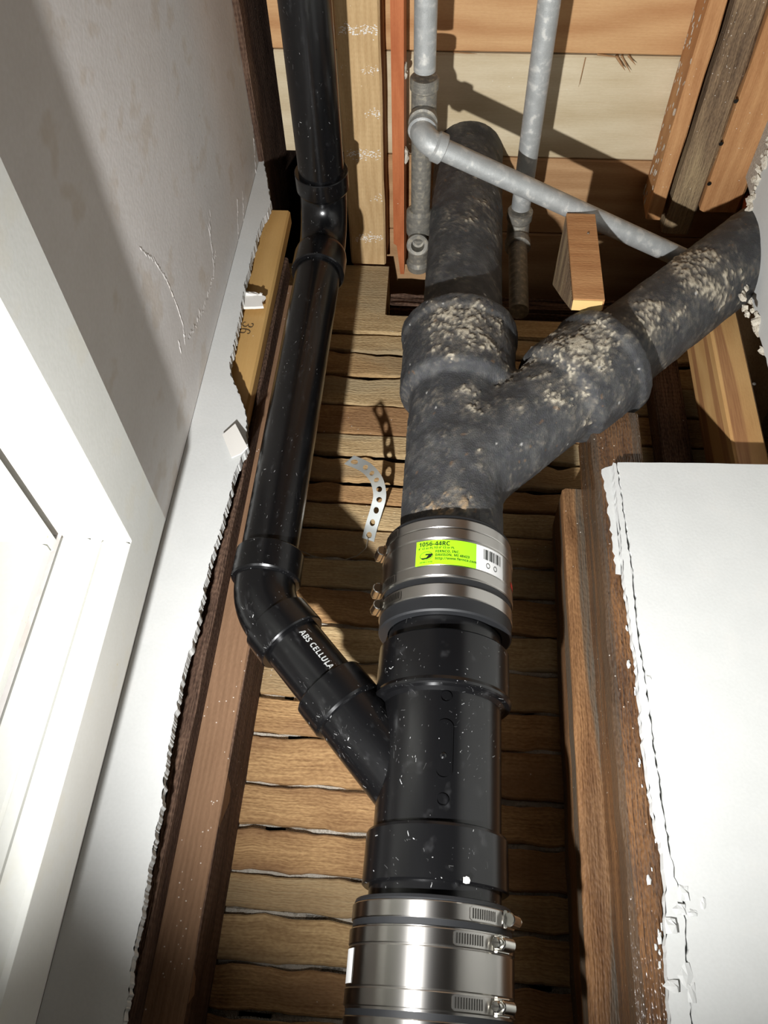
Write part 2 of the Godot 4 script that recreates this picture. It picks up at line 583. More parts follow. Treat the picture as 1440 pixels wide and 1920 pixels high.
func materials() -> void:
	wood("lath_a", {light = Color8(206, 174, 126), dark = Color8(132, 100, 66), weather = Color8(142, 126, 100), aged = 0.5, ring = 0.05, fibre = 0.55, rings = 40.0, specks = 60}, 0.85, 0.12)
	wood("lath_b", {light = Color8(198, 160, 112), dark = Color8(118, 84, 54), weather = Color8(132, 98, 70), aged = 0.5, ring = 0.06, fibre = 0.55, rings = 30.0, specks = 40}, 0.85, 0.12)
	wood("lath_c", {light = Color8(214, 188, 142), dark = Color8(142, 114, 78), weather = Color8(152, 138, 112), aged = 0.6, ring = 0.05, fibre = 0.6, rings = 26.0, specks = 80}, 0.85, 0.14)
	wood("rough_stud", {light = Color8(112, 88, 72), dark = Color8(54, 38, 30), fibre = 0.7, ring = 0.05, blot = 0.4, saw = 0.1, specks = 60}, 0.95, 0.3)
	wood("tan_stud", {light = Color8(150, 117, 90), dark = Color8(114, 86, 63), ring = 0.10, rings = 110.0, fibre = 0.25, blot = 0.15, specks = 420, speck = Color8(236, 230, 222)}, 0.8, 0.05)
	wood("old_stud", {light = Color8(148, 110, 74), dark = Color8(84, 57, 36), weather = Color8(84, 76, 66), aged = 0.2, band = 1.0, fibre = 0.5, ring = 0.15, rings = 30.0, specks = 160}, 0.55, 0.16)
	wood("wet_stud", {light = Color8(126, 90, 58), dark = Color8(56, 38, 27), weather = Color8(70, 62, 54), aged = 0.2, band = 0.7, fibre = 0.65, ring = 0.12, rings = 34.0, specks = 320, spec = 0.6}, 0.22, 0.22)
	wood("joist_wood", {light = Color8(214, 184, 138), dark = Color8(172, 138, 94), saw = 0.05, ring = 0.1, rings = 90.0, fibre = 0.3, blot = 0.25, specks = 120, speck = Color8(240, 228, 206)}, 0.75, 0.07)
	wood("red_board", {light = Color8(198, 122, 78), dark = Color8(160, 86, 50), ring = 0.12, rings = 80.0, fibre = 0.25, specks = 60}, 0.6, 0.04)
	wood("plank_orange", {light = Color8(210, 168, 120), dark = Color8(176, 126, 82), ring = 0.24, rings = 26.0, fibre = 0.22, blot = 0.15, specks = 20}, 0.6, 0.03)
	wood("plank_pale", {light = Color8(220, 206, 176), dark = Color8(186, 166, 130), ring = 0.16, rings = 14.0, fibre = 0.2, blot = 0.3, specks = 30}, 0.75, 0.03)
	wood("plank_tan", {light = Color8(200, 162, 120), dark = Color8(156, 116, 78), ring = 0.2, rings = 22.0, fibre = 0.25, blot = 0.2}, 0.7, 0.03)
	wood("new_lumber", {light = Color8(208, 170, 110), dark = Color8(182, 140, 82), ring = 0.08, rings = 30.0, fibre = 0.14, blot = 0.2, specks = 12}, 0.42, 0.02)
	wood("striped_lumber", {light = Color8(210, 170, 114), dark = Color8(174, 128, 80), weather = Color8(144, 98, 66), band = 0.8, ring = 0.1, rings = 22.0, fibre = 0.14}, 0.5, 0.02)
	wood("grey_joist", {light = Color8(146, 122, 94), dark = Color8(84, 68, 54), weather = Color8(190, 170, 130), aged = 0.5, fibre = 0.6, ring = 0.1, specks = 300}, 0.85, 0.2)
	wood("orange_joist", {light = Color8(200, 152, 104), dark = Color8(156, 106, 66), ring = 0.14, rings = 40.0, fibre = 0.3, blot = 0.3, specks = 120}, 0.7, 0.05)
	mottled("wall_paint", Color8(214, 210, 206), Color8(204, 199, 194), Color8(178, 160, 138), 0.30, 0.7, 0.75, 0.025, 20)
	mottled("drywall", Color8(206, 207, 204), Color8(199, 200, 197), Color8(206, 200, 192), 0.10, 0.8, 0.5, 0.015, 40)
	mottled("plaster", Color8(226, 220, 206), Color8(190, 180, 160), Color8(170, 150, 120), 0.5, 0.95, 0.12, 0.2)
	mottled("mortar", Color8(214, 208, 196), Color8(170, 160, 144), Color8(130, 118, 100), 0.5, 0.95, 0.10, 0.2)
	mottled("door_paint", Color8(204, 204, 198), Color8(198, 198, 191), Color8(196, 184, 150), 0.12, 0.4, 0.6, 0.008, 10)
	mottled("galvanised", Color8(182, 184, 182), Color8(150, 152, 150), Color8(222, 220, 212), 0.7, 0.55, 0.16, 0.03, 160).metallic = 0.35
	mottled("dark_fitting", Color8(150, 146, 136), Color8(96, 94, 88), Color8(190, 178, 150), 0.5, 0.55, 0.08, 0.04, 60).metallic = 0.35
	mottled("room_paint", Color8(92, 84, 77), Color8(80, 73, 67), Color8(66, 60, 54), 0.3, 0.8, 0.8, 0.0)
	mottled("floor_tile", Color8(120, 104, 90), Color8(100, 86, 74), Color8(80, 68, 58), 0.4, 0.8, 0.8, 0.0)
	plastic("abs_pipe", 900, 11)
	plastic("abs_fitting", 1500, 29)
	var iron := mat("iron", Color.WHITE, 0.62)
	iron.vertex_color_use_as_albedo = true
	iron.heightmap_enabled = true
	iron.heightmap_scale = 0.10
	iron.heightmap_texture = M.plaster.heightmap_texture
	iron.uv1_triplanar = true
	iron.uv1_world_triplanar = true
	iron.uv1_scale = Vector3.ONE / 0.06
	mat("rubber", Color8(25, 26, 28), 0.5)
	var st := mat("steel", Color8(196, 193, 188), 0.30, 1.0)
	st.anisotropy_enabled = true
	st.anisotropy = 0.8
	mat("screw_steel", Color8(222, 220, 212), 0.18, 1.0)
	mat("slot_dark", Color8(70, 68, 64), 0.5, 1.0)
	mat("strap_zinc", Color8(206, 210, 206), 0.42, 0.6)
	mat("wire_grey", Color8(150, 140, 124), 0.6)
	mat("label_green", Color8(158, 236, 30), 0.45)
	mat("label_white", Color8(236, 236, 234), 0.45)
	mat("ink", Color8(14, 20, 10), 0.6)
	mat("red_tape", Color8(190, 50, 36), 0.5)
	mat("pipe_print", Color8(170, 172, 170), 0.6)
	mat("pencil", Color8(84, 66, 44), 0.8)
	mat("paper", Color8(236, 233, 226), 0.9)
	mat("yellow_bottom", Color8(224, 190, 124), 0.7)
	mat("brick_red", Color8(176, 92, 60), 0.9)
	mat("nail_steel", Color8(140, 138, 134), 0.5, 0.8)
	mat("lamp_body", Color8(40, 40, 42), 0.5)
	var g := mat("lamp_glow", Color8(250, 250, 245), 0.3)
	g.emission_enabled = true
	g.emission = Color8(255, 246, 230)
	g.emission_energy_multiplier = 3.0

# ---------------------------------------------------------------- lettering laid on a round pipe or a flat face
func letters(text: String, cap: float, font := "Droid Sans", weight := 700) -> Array:
	var t := TextMesh.new()
	var f := SystemFont.new()
	f.font_weight = weight
	f.font_names = PackedStringArray([font])
	t.font = f
	t.font_size = 64
	t.pixel_size = 0.001
	t.depth = 0.0
	t.text = text
	t.curve_step = 4.0
	t.horizontal_alignment = HORIZONTAL_ALIGNMENT_LEFT
	t.vertical_alignment = VERTICAL_ALIGNMENT_CENTER
	var arr := t.get_mesh_arrays()
	var vs: PackedVector3Array = arr[Mesh.ARRAY_VERTEX]
	for i in vs.size(): vs[i] = vs[i] * (cap / 0.046)
	arr[Mesh.ARRAY_VERTEX] = vs
	return arr
# wraps lettering round an axis: starts at angle a0, baseline direction runs with the angle
func wrap_text(mb: MB, arr: Array, o: Vector3, axis: Vector3, x: Vector3, y: Vector3, r: float, a0: float, h: float, stretch := 1.0) -> void:
	var vs: PackedVector3Array = arr[Mesh.ARRAY_VERTEX]
	var ii: PackedInt32Array = arr[Mesh.ARRAY_INDEX] if arr[Mesh.ARRAY_INDEX] != null else PackedInt32Array(range(vs.size()))
	var ids := []
	for p in vs:
		var a := a0 + p.x * stretch / r
		var rad := x * sin(a) + y * cos(a)
		ids.append(mb.vert(o + rad * r + axis * (h + p.y), rad))
	for i in range(0, ii.size(), 3): mb.tri(ids[ii[i]], ids[ii[i + 1]], ids[ii[i + 2]])
# a patch of a cylinder: angles a0..a1, heights h0..h1
func patch(o: Vector3, axis: Vector3, x: Vector3, y: Vector3, r: float, a0: float, a1: float, h0: float, h1: float, steps := 12, mb: MB = null, cut := 0.0) -> MB:
	if mb == null: mb = MB.new()
	for i in steps:
		var q := []
		for e in 2:
			var f := float(i + e) / steps
			var a := lerpf(a0, a1, f)
			var k := cut if (i + e == 0 or i + e == steps) else 0.0
			var rad := x * sin(a) + y * cos(a)
			q.append(mb.vert(o + rad * r + axis * (h0 + k), rad)); q.append(mb.vert(o + rad * r + axis * (h1 - k), rad))
		mb.tri(q[0], q[1], q[2]); mb.tri(q[1], q[3], q[2])
	return mb

# ---------------------------------------------------------------- builders
func hose_clamp(parent: Node, called: String, o: Vector3, r: float, y0: float, y1: float, turn: float, flip: float, slots_at: float, bare := false) -> void:
	var band := obj(called, lathe(o, Vector3.UP, [[y0, r - 0.001], [y0, r], [y0 + 0.0008, r + 0.0007], [y1 - 0.0008, r + 0.0007], [y1, r], [y1, r - 0.001]], 96, null, false, false), M.steel, parent)
	var mid := (y0 + y1) / 2.0
	var X := Vector3.RIGHT
	var Y := Vector3.BACK
	# slotted overlap of the band
	var tongue := patch(o, Vector3.UP, X, Y, r + 0.0013, slots_at - 0.20, slots_at + 0.20, mid - 0.0052, mid + 0.0052, 12, null, 0.0015)
	obj("tongue", tongue, M.steel, band)
	var sl := MB.new()
	for i in 11:
		var a := slots_at - 0.16 + 0.032 * i
		patch(o, Vector3.UP, X, Y, r + 0.0017, a - 0.006, a + 0.006, mid - 0.0036, mid + 0.0036, 1, sl)
	var so := obj("slot_row", sl, M.slot_dark, band)
	so.set_meta("kind", "stuff")
	if bare: return
	# worm housing and screw, lying along the band
	var rad := X * sin(turn) + Y * cos(turn)
	var tan := (X * cos(turn) - Y * sin(turn)) * flip
	var c := o + Vector3.UP * mid + rad * (r + 0.0050)
	var hs := MB.new()
	rings(hs, [c - tan * 0.0085, c - tan * 0.0080, c + tan * 0.0050, c + tan * 0.0056], [tan, tan, tan, tan], [0.0046, 0.0054, 0.0054, 0.0048], 20)
	timber(hs, c - tan * 0.0085 - rad * 0.0026, tan, Vector3.UP, rad, 0.0150, 0.0128, 0.0030, 1, 0.0, 0.0006)
	obj("worm_housing", hs, M.screw_steel, band)
	var sc := MB.new()
	var e := c + tan * 0.0062
	rings(sc, [c, e, e, e + tan * 0.0008, e + tan * 0.0008, e + tan * 0.0042, e + tan * 0.0050], [tan, tan, tan, tan, tan, tan, tan], [0.0026, 0.0026, 0.0056, 0.0056, 0.0046, 0.0044, 0.0036], 6)
	var screw := obj("screw", sc, M.screw_steel, band)
	var cut := MB.new()
	timber(cut, e + tan * 0.0049 - rad * 0.0034, rad, Vector3.UP, tan, 0.0068, 0.0011, 0.0004, 1, 0.0, 0.0001)
	obj("screw_slot", cut, M.slot_dark, screw)

func couplings() -> void:
	var o := Vector3(0.0180, 0, -0.755)
	var t := thing("shielded_coupling", "stainless shielded coupling with a bright green label, joining old iron to black plastic", "coupling", "shielded pipe couplings")
	obj("rubber_sleeve", lathe(o, Vector3.UP, [[1.7395, 0.0565], [1.7395, 0.0640], [1.7410, 0.0658], [1.7520, 0.0655], [1.8405, 0.0650], [1.8435, 0.0652], [1.8455, 0.0636], [1.8455, 0.0545]], 96, null, false, false), M.rubber, t)
	var sh := obj("shield", lathe(o, Vector3.UP, [[1.7745, 0.0650], [1.7745, 0.0660], [1.7870, 0.0660], [1.7880, 0.0668], [1.8145, 0.0668], [1.8155, 0.0660], [1.8285, 0.0660], [1.8285, 0.0650]], 128, null, false, false), M.steel, t)
	hose_clamp(t, "clamp_band", o, 0.0656, 1.8292, 1.8400, -1.9, 1.0, -1.08, true)
	hose_clamp(t, "clamp_band", o, 0.0666, 1.8165, 1.8280, -1.32, -1.0, -1.75)
	hose_clamp(t, "clamp_band", o, 0.0666, 1.7752, 1.7862, -1.36, -1.0, -1.05)
	hose_clamp(t, "clamp_band", o, 0.0660, 1.7540, 1.7672, -1.30, -1.0, -0.92)
	var X := Vector3.RIGHT
	var Y := Vector3.BACK
	var r := 0.0671
	var lab := obj("label", patch(o, Vector3.UP, X, Y, r, -0.50, 0.40, 1.7868, 1.8142, 24, null, 0.0), M.label_green, t)
	lab.set_meta("label", "bright green printed label on the steel shield")
	obj("label_end", patch(o, Vector3.UP, X, Y, r, 0.40, 0.92, 1.7868, 1.8142, 14, null, 0.0), M.label_white, lab)
	var ink := MB.new()
	r += 0.00016
	var rows := [["1056-44RC", 0.0046, -0.46, 1.8100], ["4\" CI or PL TO 4\" CI or PL", 0.0022, -0.465, 1.8054], ["FERNCO, INC.", 0.0026, -0.205, 1.8012], ["DAVISON, MI 48423", 0.0026, -0.205, 1.7973], ["http://www.fernco.com", 0.0026, -0.205, 1.7934], ["ASTM C 1173", 0.0015, -0.43, 1.7900]]
	for w in rows:
		wrap_text(ink, letters(w[0], w[1]), o, Vector3.UP, X, Y, r, w[2], w[3], 1.0)
	# oval emblem: ring, dark swoosh of two lobes
	for i in 28:
		var a := TAU * i / 28.0
		var b := TAU * (i + 1) / 28.0
		var q := []
		for s in [[a, 1.0], [a, 0.93], [b, 1.0], [b, 0.93]]:
			var g: float = -0.335 + cos(s[0]) * s[1] * 0.098
			var rad: Vector3 = X * sin(g) + Y * cos(g)
			q.append(ink.vert(o + rad * r + Vector3.UP * (1.7970 + sin(s[0]) * s[1] * 0.0046), rad))
		ink.tri(q[0], q[1], q[2]); ink.tri(q[1], q[3], q[2])
	for poly in [[[-0.9, -0.5], [-0.55, -0.85], [0.2, -0.85], [0.8, -0.4], [1.0, 0.2], [0.85, 0.5], [-0.1, 0.5], [-0.2, 0.15], [0.35, 0.12], [0.15, -0.2], [0.0, -0.5]]]:
		var p2 := PackedVector2Array()
		for p in poly: p2.append(Vector2(p[0], p[1]))
		var tr := Geometry2D.triangulate_polygon(p2)
		var ids := []
		for p in p2:
			var g: float = -0.335 + p.x * 0.092
			var rad: Vector3 = X * sin(g) + Y * cos(g)
			ids.append(ink.vert(o + rad * r + Vector3.UP * (1.7970 + p.y * 0.0042), rad))
		for i in range(0, tr.size(), 3): ink.tri(ids[tr[i]], ids[tr[i + 1]], ids[tr[i + 2]])
	# bar code and the two small marks below it
	var a := 0.52
	var widths := [1, 2, 1, 1, 3, 1, 2, 3, 1, 1, 2, 1, 3, 2, 1, 1, 2, 3, 1, 2, 1, 1, 2, 1, 1, 3, 1, 2, 1, 1]
	for i in widths.size():
		var w: float = widths[i] * 0.0072
		if i % 2 == 0: patch(o, Vector3.UP, X, Y, r, a, a + w, 1.8000, 1.8112, 1, ink)
		a += w
	for k in [[0.60, 0.5], [0.74, 0.8]]:
		for i in 10:
			var b0 := TAU * i / 10.0
			var b1 := TAU * (i + 1) / 10.0
			var q := []
			for s in [[b0, 1.0], [b0, 0.75], [b1, 1.0], [b1, 0.75]]:
				var g: float = k[0] + cos(s[0]) * s[1] * 0.036
				var rad: Vector3 = X * sin(g) + Y * cos(g)
				q.append(ink.vert(o + rad * r + Vector3.UP * (1.7940 + sin(s[0]) * s[1] * 0.0030), rad))
			ink.tri(q[0], q[1], q[2]); ink.tri(q[1], q[3], q[2])
	obj("print", ink, M.ink, lab)
	obj("red_sticker", patch(o, Vector3.UP, X, Y, 0.0671, 1.22, 1.42, 1.7900, 1.7960, 4), M.red_tape, t)

	o = Vector3(0.0168, 0, -0.755)
	t = thing("shielded_coupling", "wide stainless shielded coupling with hex screws facing out, below the black plastic fitting", "coupling", "shielded pipe couplings")
	obj("rubber_sleeve", lathe(o, Vector3.UP, [[1.3790, 0.0560], [1.3790, 0.0640], [1.3810, 0.0656], [1.4960, 0.0650], [1.4985, 0.0640], [1.4990, 0.0630], [1.4990, 0.0556]], 96, null, false, false), M.rubber, t)
	obj("shield", lathe(o, Vector3.UP, [[1.4205, 0.0650], [1.4205, 0.0660], [1.4350, 0.0660], [1.4360, 0.0667], [1.4625, 0.0667], [1.4635, 0.0660], [1.4768, 0.0660], [1.4768, 0.0650]], 128, null, false, false), M.steel, t)
	hose_clamp(t, "clamp_band", o, 0.0656, 1.4820, 1.4945, 1.08, 1.0, 0.62, false)
	hose_clamp(t, "clamp_band", o, 0.0664, 1.4640, 1.4760, 0.86, -1.0, 0.42)
	hose_clamp(t, "clamp_band", o, 0.0664, 1.4222, 1.4345, 0.86, -1.0, 0.42)
	hose_clamp(t, "clamp_band", o, 0.0656, 1.4030, 1.4160, 1.08, 1.0, 0.62)
	obj("label", patch(o, Vector3.UP, X, Y, 0.0671, -1.42, -1.14, 1.4370, 1.4610, 6), M.label_white, t)

func iron_stack() -> void:
	for s in [[Vector3(0.03, 2.105, -0.69), 0.5, 0.07], [Vector3(0.035, 2.005, -0.70), 0.34, 0.035], [Vector3(0.075, 2.0, -0.70), 0.22, 0.03], [at_d(1085, 655, 0.70), 0.5, 0.07], [at_d(1070, 740, 0.71), 0.42, 0.05], [at_d(1000, 700, 0.71), 0.25, 0.05], [at_d(1240, 590, 0.70), 0.45, 0.06], [at_d(1330, 500, 0.70), 0.45, 0.08], [Vector3(0.02, 1.866, -0.70), 0.5, 0.036], [at_d(900, 400, 0.70), 0.2, 0.07], [at_d(1110, 620, 0.76), 0.3, 0.05]]:
		crust_spots.append(s)
	var t := thing("cast_iron_drain", "old dark cast iron drain stack with a crusted wye, hubs and slanting branch pipe", "drain pipe")
	var w := obj("wye_fitting", solid_net(Vector3(-0.06, 1.835, -0.835), Vector3(0.285, 2.215, -0.675), 0.0026), M.iron, t)
	w.set_meta("label", "cast iron wye fitting crusted with cream lime and plaster")
	obj("stack_pipe", iron_pipe(Vector3(0.0245, 2.14, -0.755), Vector3(0.0265, SUB, -0.755), 0.0505), M.iron, t)
	var root := wye_o + Vector3(0, 1.935, 0)
	obj("branch_pipe", iron_pipe(root + WYE_DIR * 0.25, root + WYE_DIR * 0.585, 0.0520), M.iron, t)
	# jagged lead lip where the hubs meet
	var lip := MB.new()
	slab(ragged([at_d(938, 640, 0.72), at_d(968, 650, 0.735), at_d(964, 685, 0.735), at_d(946, 696, 0.725), at_d(926, 672, 0.712), at_d(938, 640, 0.72)], 0.006, 0.001, Vector3.RIGHT, Vector3.UP), Vector3(0.002, 0, -0.02), lip)
	for i in lip.c.size(): lip.c[i] = iron_colour(lip.v[i], crust(lip.v[i]))
	obj("hub_lip", lip, M.iron, t)
	var lip2 := MB.new()
	slab(ragged([at_d(978, 686, 0.72), at_d(1010, 655, 0.72), at_d(1042, 668, 0.705), at_d(1040, 700, 0.70), at_d(1000, 688, 0.71), at_d(978, 686, 0.72)], 0.006, 0.001, Vector3.RIGHT, Vector3.UP), Vector3(0.0, 0.002, -0.016), lip2)
	for i in lip2.c.size(): lip2.c[i] = iron_colour(lip2.v[i], crust(lip2.v[i]))
	obj("hub_lip", lip2, M.iron, t)

func plastic_drain() -> void:
	var t := thing("plastic_drain", "black plastic drain with a side wye, joined between the two steel couplings", "drain pipe")
	var o := Vector3(0.0180, 0, -0.755)
	obj("pipe", lathe(o, Vector3.UP, [[1.715, 0.0555], [1.760, 0.0555]], 72), M.abs_pipe, t)
	var dir := Vector3(0.68, -0.733, 0.0).normalized()
	var root := Vector3(-0.139, 1.734, -0.755)
	var body := lathe(o, Vector3.UP, [[1.5095, 0.0550], [1.5095, 0.0600], [1.5108, 0.0617], [1.5510, 0.0612], [1.5535, 0.0600], [1.5555, 0.0556], [1.6660, 0.0556], [1.6690, 0.0590], [1.6700, 0.0632], [1.6712, 0.0645], [1.6735, 0.0650], [1.6770, 0.0634], [1.7215, 0.0630], [1.7230, 0.0618], [1.7230, 0.0555]], 96)
	lathe(root + dir * 0.086, dir, [[0.0, 0.0328], [0.16, 0.0328]], 48, body)
	var wy := obj("wye_fitting", body, M.abs_fitting, t)
	# embossed discs and the oval on the front
	var X := Vector3.RIGHT
	var Y := Vector3.BACK
	var em := MB.new()
	for s in [[1.6600, 0.0052, 0.0], [1.5715, 0.0052, 0.0], [1.6140, 0.0075, 0.0180]]:
		var ang := 0.035
		for i in 40:
			var q := []
			for e in 2:
				var a := TAU * (i + e) / 40.0
				for w in [[1.0, 0.0556], [0.98, 0.0568], [0.86, 0.0568], [0.80, 0.0556]]:
					var gx: float = cos(a) * s[1] * w[0] / 0.0556 + ang
					var gy: float = sin(a) * s[1] * w[0] + (s[2] if sin(a) > 0.0 else -s[2])
					var rad: Vector3 = X * sin(gx) + Y * cos(gx)
					q.append(em.vert(o + rad * w[1] + Vector3.UP * (s[0] + gy), rad))
			for w in 3:
				em.tri(q[w], q[w + 1], q[w + 4]); em.tri(q[w + 1], q[w + 5], q[w + 4])
	obj("embossed_mark", em, M.abs_fitting, wy)
	var bump := lathe(o + Y * 0.0545 + X * 0.0015 + Vector3.UP * 1.6080, Y, [[0.0, 0.0030], [0.0016, 0.0026], [0.0022, 0.0012]], 16)
	obj("gate_stub", bump, M.abs_fitting, wy)
	obj("wye_socket", lathe(root + dir * 0.070, dir, [[0.0, 0.0300], [0.0, 0.0350], [0.0012, 0.0362], [0.030, 0.0366], [0.0325, 0.0352], [0.034, 0.0326]], 56), M.abs_fitting, wy)
	obj("pipe", lathe(o, Vector3.UP, [[1.470, 0.0557], [1.5120, 0.0557]], 72), M.abs_pipe, t)
	var bit := MB.new()
	blob(bit, at_d(874, 1650, 0.6945), 0.0030, Vector3(1.2, 0.9, 0.6))
	obj("plaster_chip", bit, M.paper, wy)
	# elbow and short piece with the printed name
	var corner := root - dir * 0.0445
	var elbow := tube(bend(corner, Vector3.DOWN, dir, 0.026, 10), 0.0318, 48)
	lathe(corner + Vector3.UP * 0.024, Vector3.UP, [[0.0, 0.0318], [0.0012, 0.0350], [0.0030, 0.0364], [0.0330, 0.0360], [0.0345, 0.0348], [0.0345, 0.0302]], 56, elbow)
	lathe(root - dir * 0.019, dir, [[0.0, 0.0318], [0.0016, 0.0356], [0.0285, 0.0362], [0.0300, 0.0352], [0.0300, 0.0302]], 56, elbow)
	obj("elbow", elbow, M.abs_fitting, t)
	var sp := obj("pipe", lathe(root + dir * 0.008, dir, [[0.0, 0.0300], [0.066, 0.0300]], 56), M.abs_pipe, t)
	var pr := MB.new()
	var side := Vector3.BACK.cross(dir).normalized()
	# runs down the pipe: text direction is the pipe axis
	var arr := letters("ABS CELLULAR", 0.0062)
	var vs: PackedVector3Array = arr[Mesh.ARRAY_VERTEX]
	var ii: PackedInt32Array = arr[Mesh.ARRAY_INDEX] if arr[Mesh.ARRAY_INDEX] != null else PackedInt32Array(range(vs.size()))
	var ids := []
	var up := -side if side.dot(Vector3(0.7, 0.7, 0)) < 0.0 else side
	for p in vs:
		var g: float = 0.30 + p.y / 0.0301
		var rad: Vector3 = Vector3.BACK * cos(g) + up * sin(g)
		var s: float = 0.010 + p.x * 0.92
		if s > 0.062: s = 0.062
		ids.append(pr.vert(root + dir * (0.008 + s) + rad * 0.03012, rad))
	for i in range(0, ii.size(), 3): pr.tri(ids[ii[i]], ids[ii[i + 1]], ids[ii[i + 2]])
	obj("printed_name", pr, M.pipe_print, sp)
	# upright vent, top elbow and the run under the floor boards
	var vx := -0.1705
	obj("vent_pipe", lathe(Vector3(vx, 0, -0.755), Vector3.UP, [[corner.y + 0.050, 0.0303], [2.280, 0.0303]], 56), M.abs_pipe, t)
	var top := Vector3(vx, 2.362, -0.755)
	var te := tube(bend(top, Vector3.UP, Vector3.BACK, 0.058, 12), 0.0316, 48)
	lathe(Vector3(vx, 2.258, -0.755), Vector3.UP, [[0.0, 0.0302], [0.0, 0.0344], [0.0014, 0.0358], [0.0330, 0.0358], [0.0400, 0.0345], [0.0460, 0.0316]], 56, te)
	lathe(top + Vector3(0, 0, 0.056), Vector3.BACK, [[0.0, 0.0316], [0.0040, 0.0345], [0.0060, 0.0356], [0.0290, 0.0356], [0.0300, 0.0348], [0.0300, 0.0302]], 56, te)
	obj("top_elbow", te, M.abs_fitting, t)
	obj("run_pipe", lathe(top + Vector3(0, 0, 0.070), Vector3.BACK, [[0.0, 0.0303], [1.55, 0.0303]], 56), M.abs_pipe, t)

func water_pipes() -> void:
	var t := thing("galvanised_water_pipe", "grey galvanised water pipe with a tee, dropping to a paint-spattered pipe crossing under the boards", "water pipe")
	var y := 2.385
	var x := -0.037
	obj("pipe", lathe(Vector3(x, y, -0.545), Vector3.BACK, [[0.0, 0.0134], [1.45, 0.0134]], 32), M.galvanised, t)
	var tee := lathe(Vector3(x, y, -0.635), Vector3.BACK, [[0.0, 0.0134], [0.0, 0.0165], [0.012, 0.0172], [0.014, 0.0160], [0.066, 0.0160], [0.068, 0.0178], [0.080, 0.0178], [0.082, 0.0160], [0.082, 0.0134]], 32)
	lathe(Vector3(x, y, -0.598), Vector3.DOWN, [[0.0, 0.0158], [0.014, 0.0158], [0.016, 0.0180], [0.024, 0.0180], [0.025, 0.0150], [0.024, 0.0112], [0.016, 0.0108]], 32, tee, true, true)
	obj("tee", tee, M.dark_fitting, t)
	var e0 := Vector3(x, 2.335, -0.604)
	obj("nipple", lathe(Vector3(x, 2.340, -0.604), Vector3.UP, [[0.0, 0.0105], [0.030, 0.0105]], 24), M.dark_fitting, t)
	var far := at_y(1262, 476, 2.335)
	var dir := (far - e0).normalized()
	var el := tube(bend(e0, Vector3.DOWN, dir, 0.020, 10), 0.0158, 32)
	lathe(e0 + Vector3.UP * 0.016, Vector3.UP, [[0.0, 0.0158], [0.002, 0.0182], [0.012, 0.0182], [0.013, 0.0170], [0.013, 0.0110]], 32, el)
	lathe(e0 + dir * 0.016, dir, [[0.0, 0.0158], [0.003, 0.0184], [0.013, 0.0184], [0.014, 0.0170], [0.014, 0.0130]], 32, el)
	obj("elbow", el, M.galvanised, t)
	obj("crossing_pipe", lathe(e0 + dir * 0.022, dir, [[0.0, 0.0134], [e0.distance_to(far) + 0.015, 0.0134]], 32), M.galvanised, t)
	obj("pipe", lathe(Vector3(x - 0.002, y, -0.76), Vector3.BACK, [[0.0, 0.0134], [0.145, 0.0134]], 32), M.dark_fitting, t)
	var un := lathe(Vector3(x - 0.004, y, -0.845), Vector3.BACK, [[0.0, 0.0080], [0.0, 0.0160], [0.010, 0.0176], [0.016, 0.0150], [0.060, 0.0150], [0.066, 0.0178], [0.086, 0.0182], [0.100, 0.0176], [0.104, 0.0134]], 32)
	lathe(Vector3(x - 0.004, y, -0.792), Vector3(0, -0.94, 0.34).normalized(), [[0.0, 0.0140], [0.020, 0.0140], [0.021, 0.0158], [0.030, 0.0158], [0.031, 0.0140], [0.030, 0.0095], [0.014, 0.0085]], 28, un, true, true)
	obj("plugged_tee", un, M.dark_fitting, t)
	var t2 := thing("galvanised_water_pipe", "paint-flecked galvanised water pipe running straight under the pale floor board", "water pipe")
	obj("pipe", lathe(Vector3(0.1025, 2.41, -0.752), Vector3.BACK, [[0.0, 0.0134], [1.65, 0.0134]], 32), M.galvanised, t2)
	var fe := tube(bend(Vector3(0.1025, 2.41, -0.795), Vector3.FORWARD, Vector3.DOWN, 0.020, 8), 0.0160, 28)
	lathe(Vector3(0.1025, 2.41, -0.775), Vector3.BACK, [[0.0, 0.0160], [0.004, 0.0182], [0.016, 0.0182], [0.017, 0.0134]], 28, fe)
	lathe(Vector3(0.1025, 2.392, -0.795), Vector3.DOWN, [[0.0, 0.0160], [0.004, 0.0182], [0.016, 0.0182], [0.017, 0.0134]], 28, fe)
	obj("elbow", fe, M.dark_fitting, t2)
	obj("drop_pipe", lathe(Vector3(0.1025, 2.385, -0.795), Vector3.DOWN, [[0.0, 0.0134], [0.14, 0.0134]], 28), M.dark_fitting, t2)

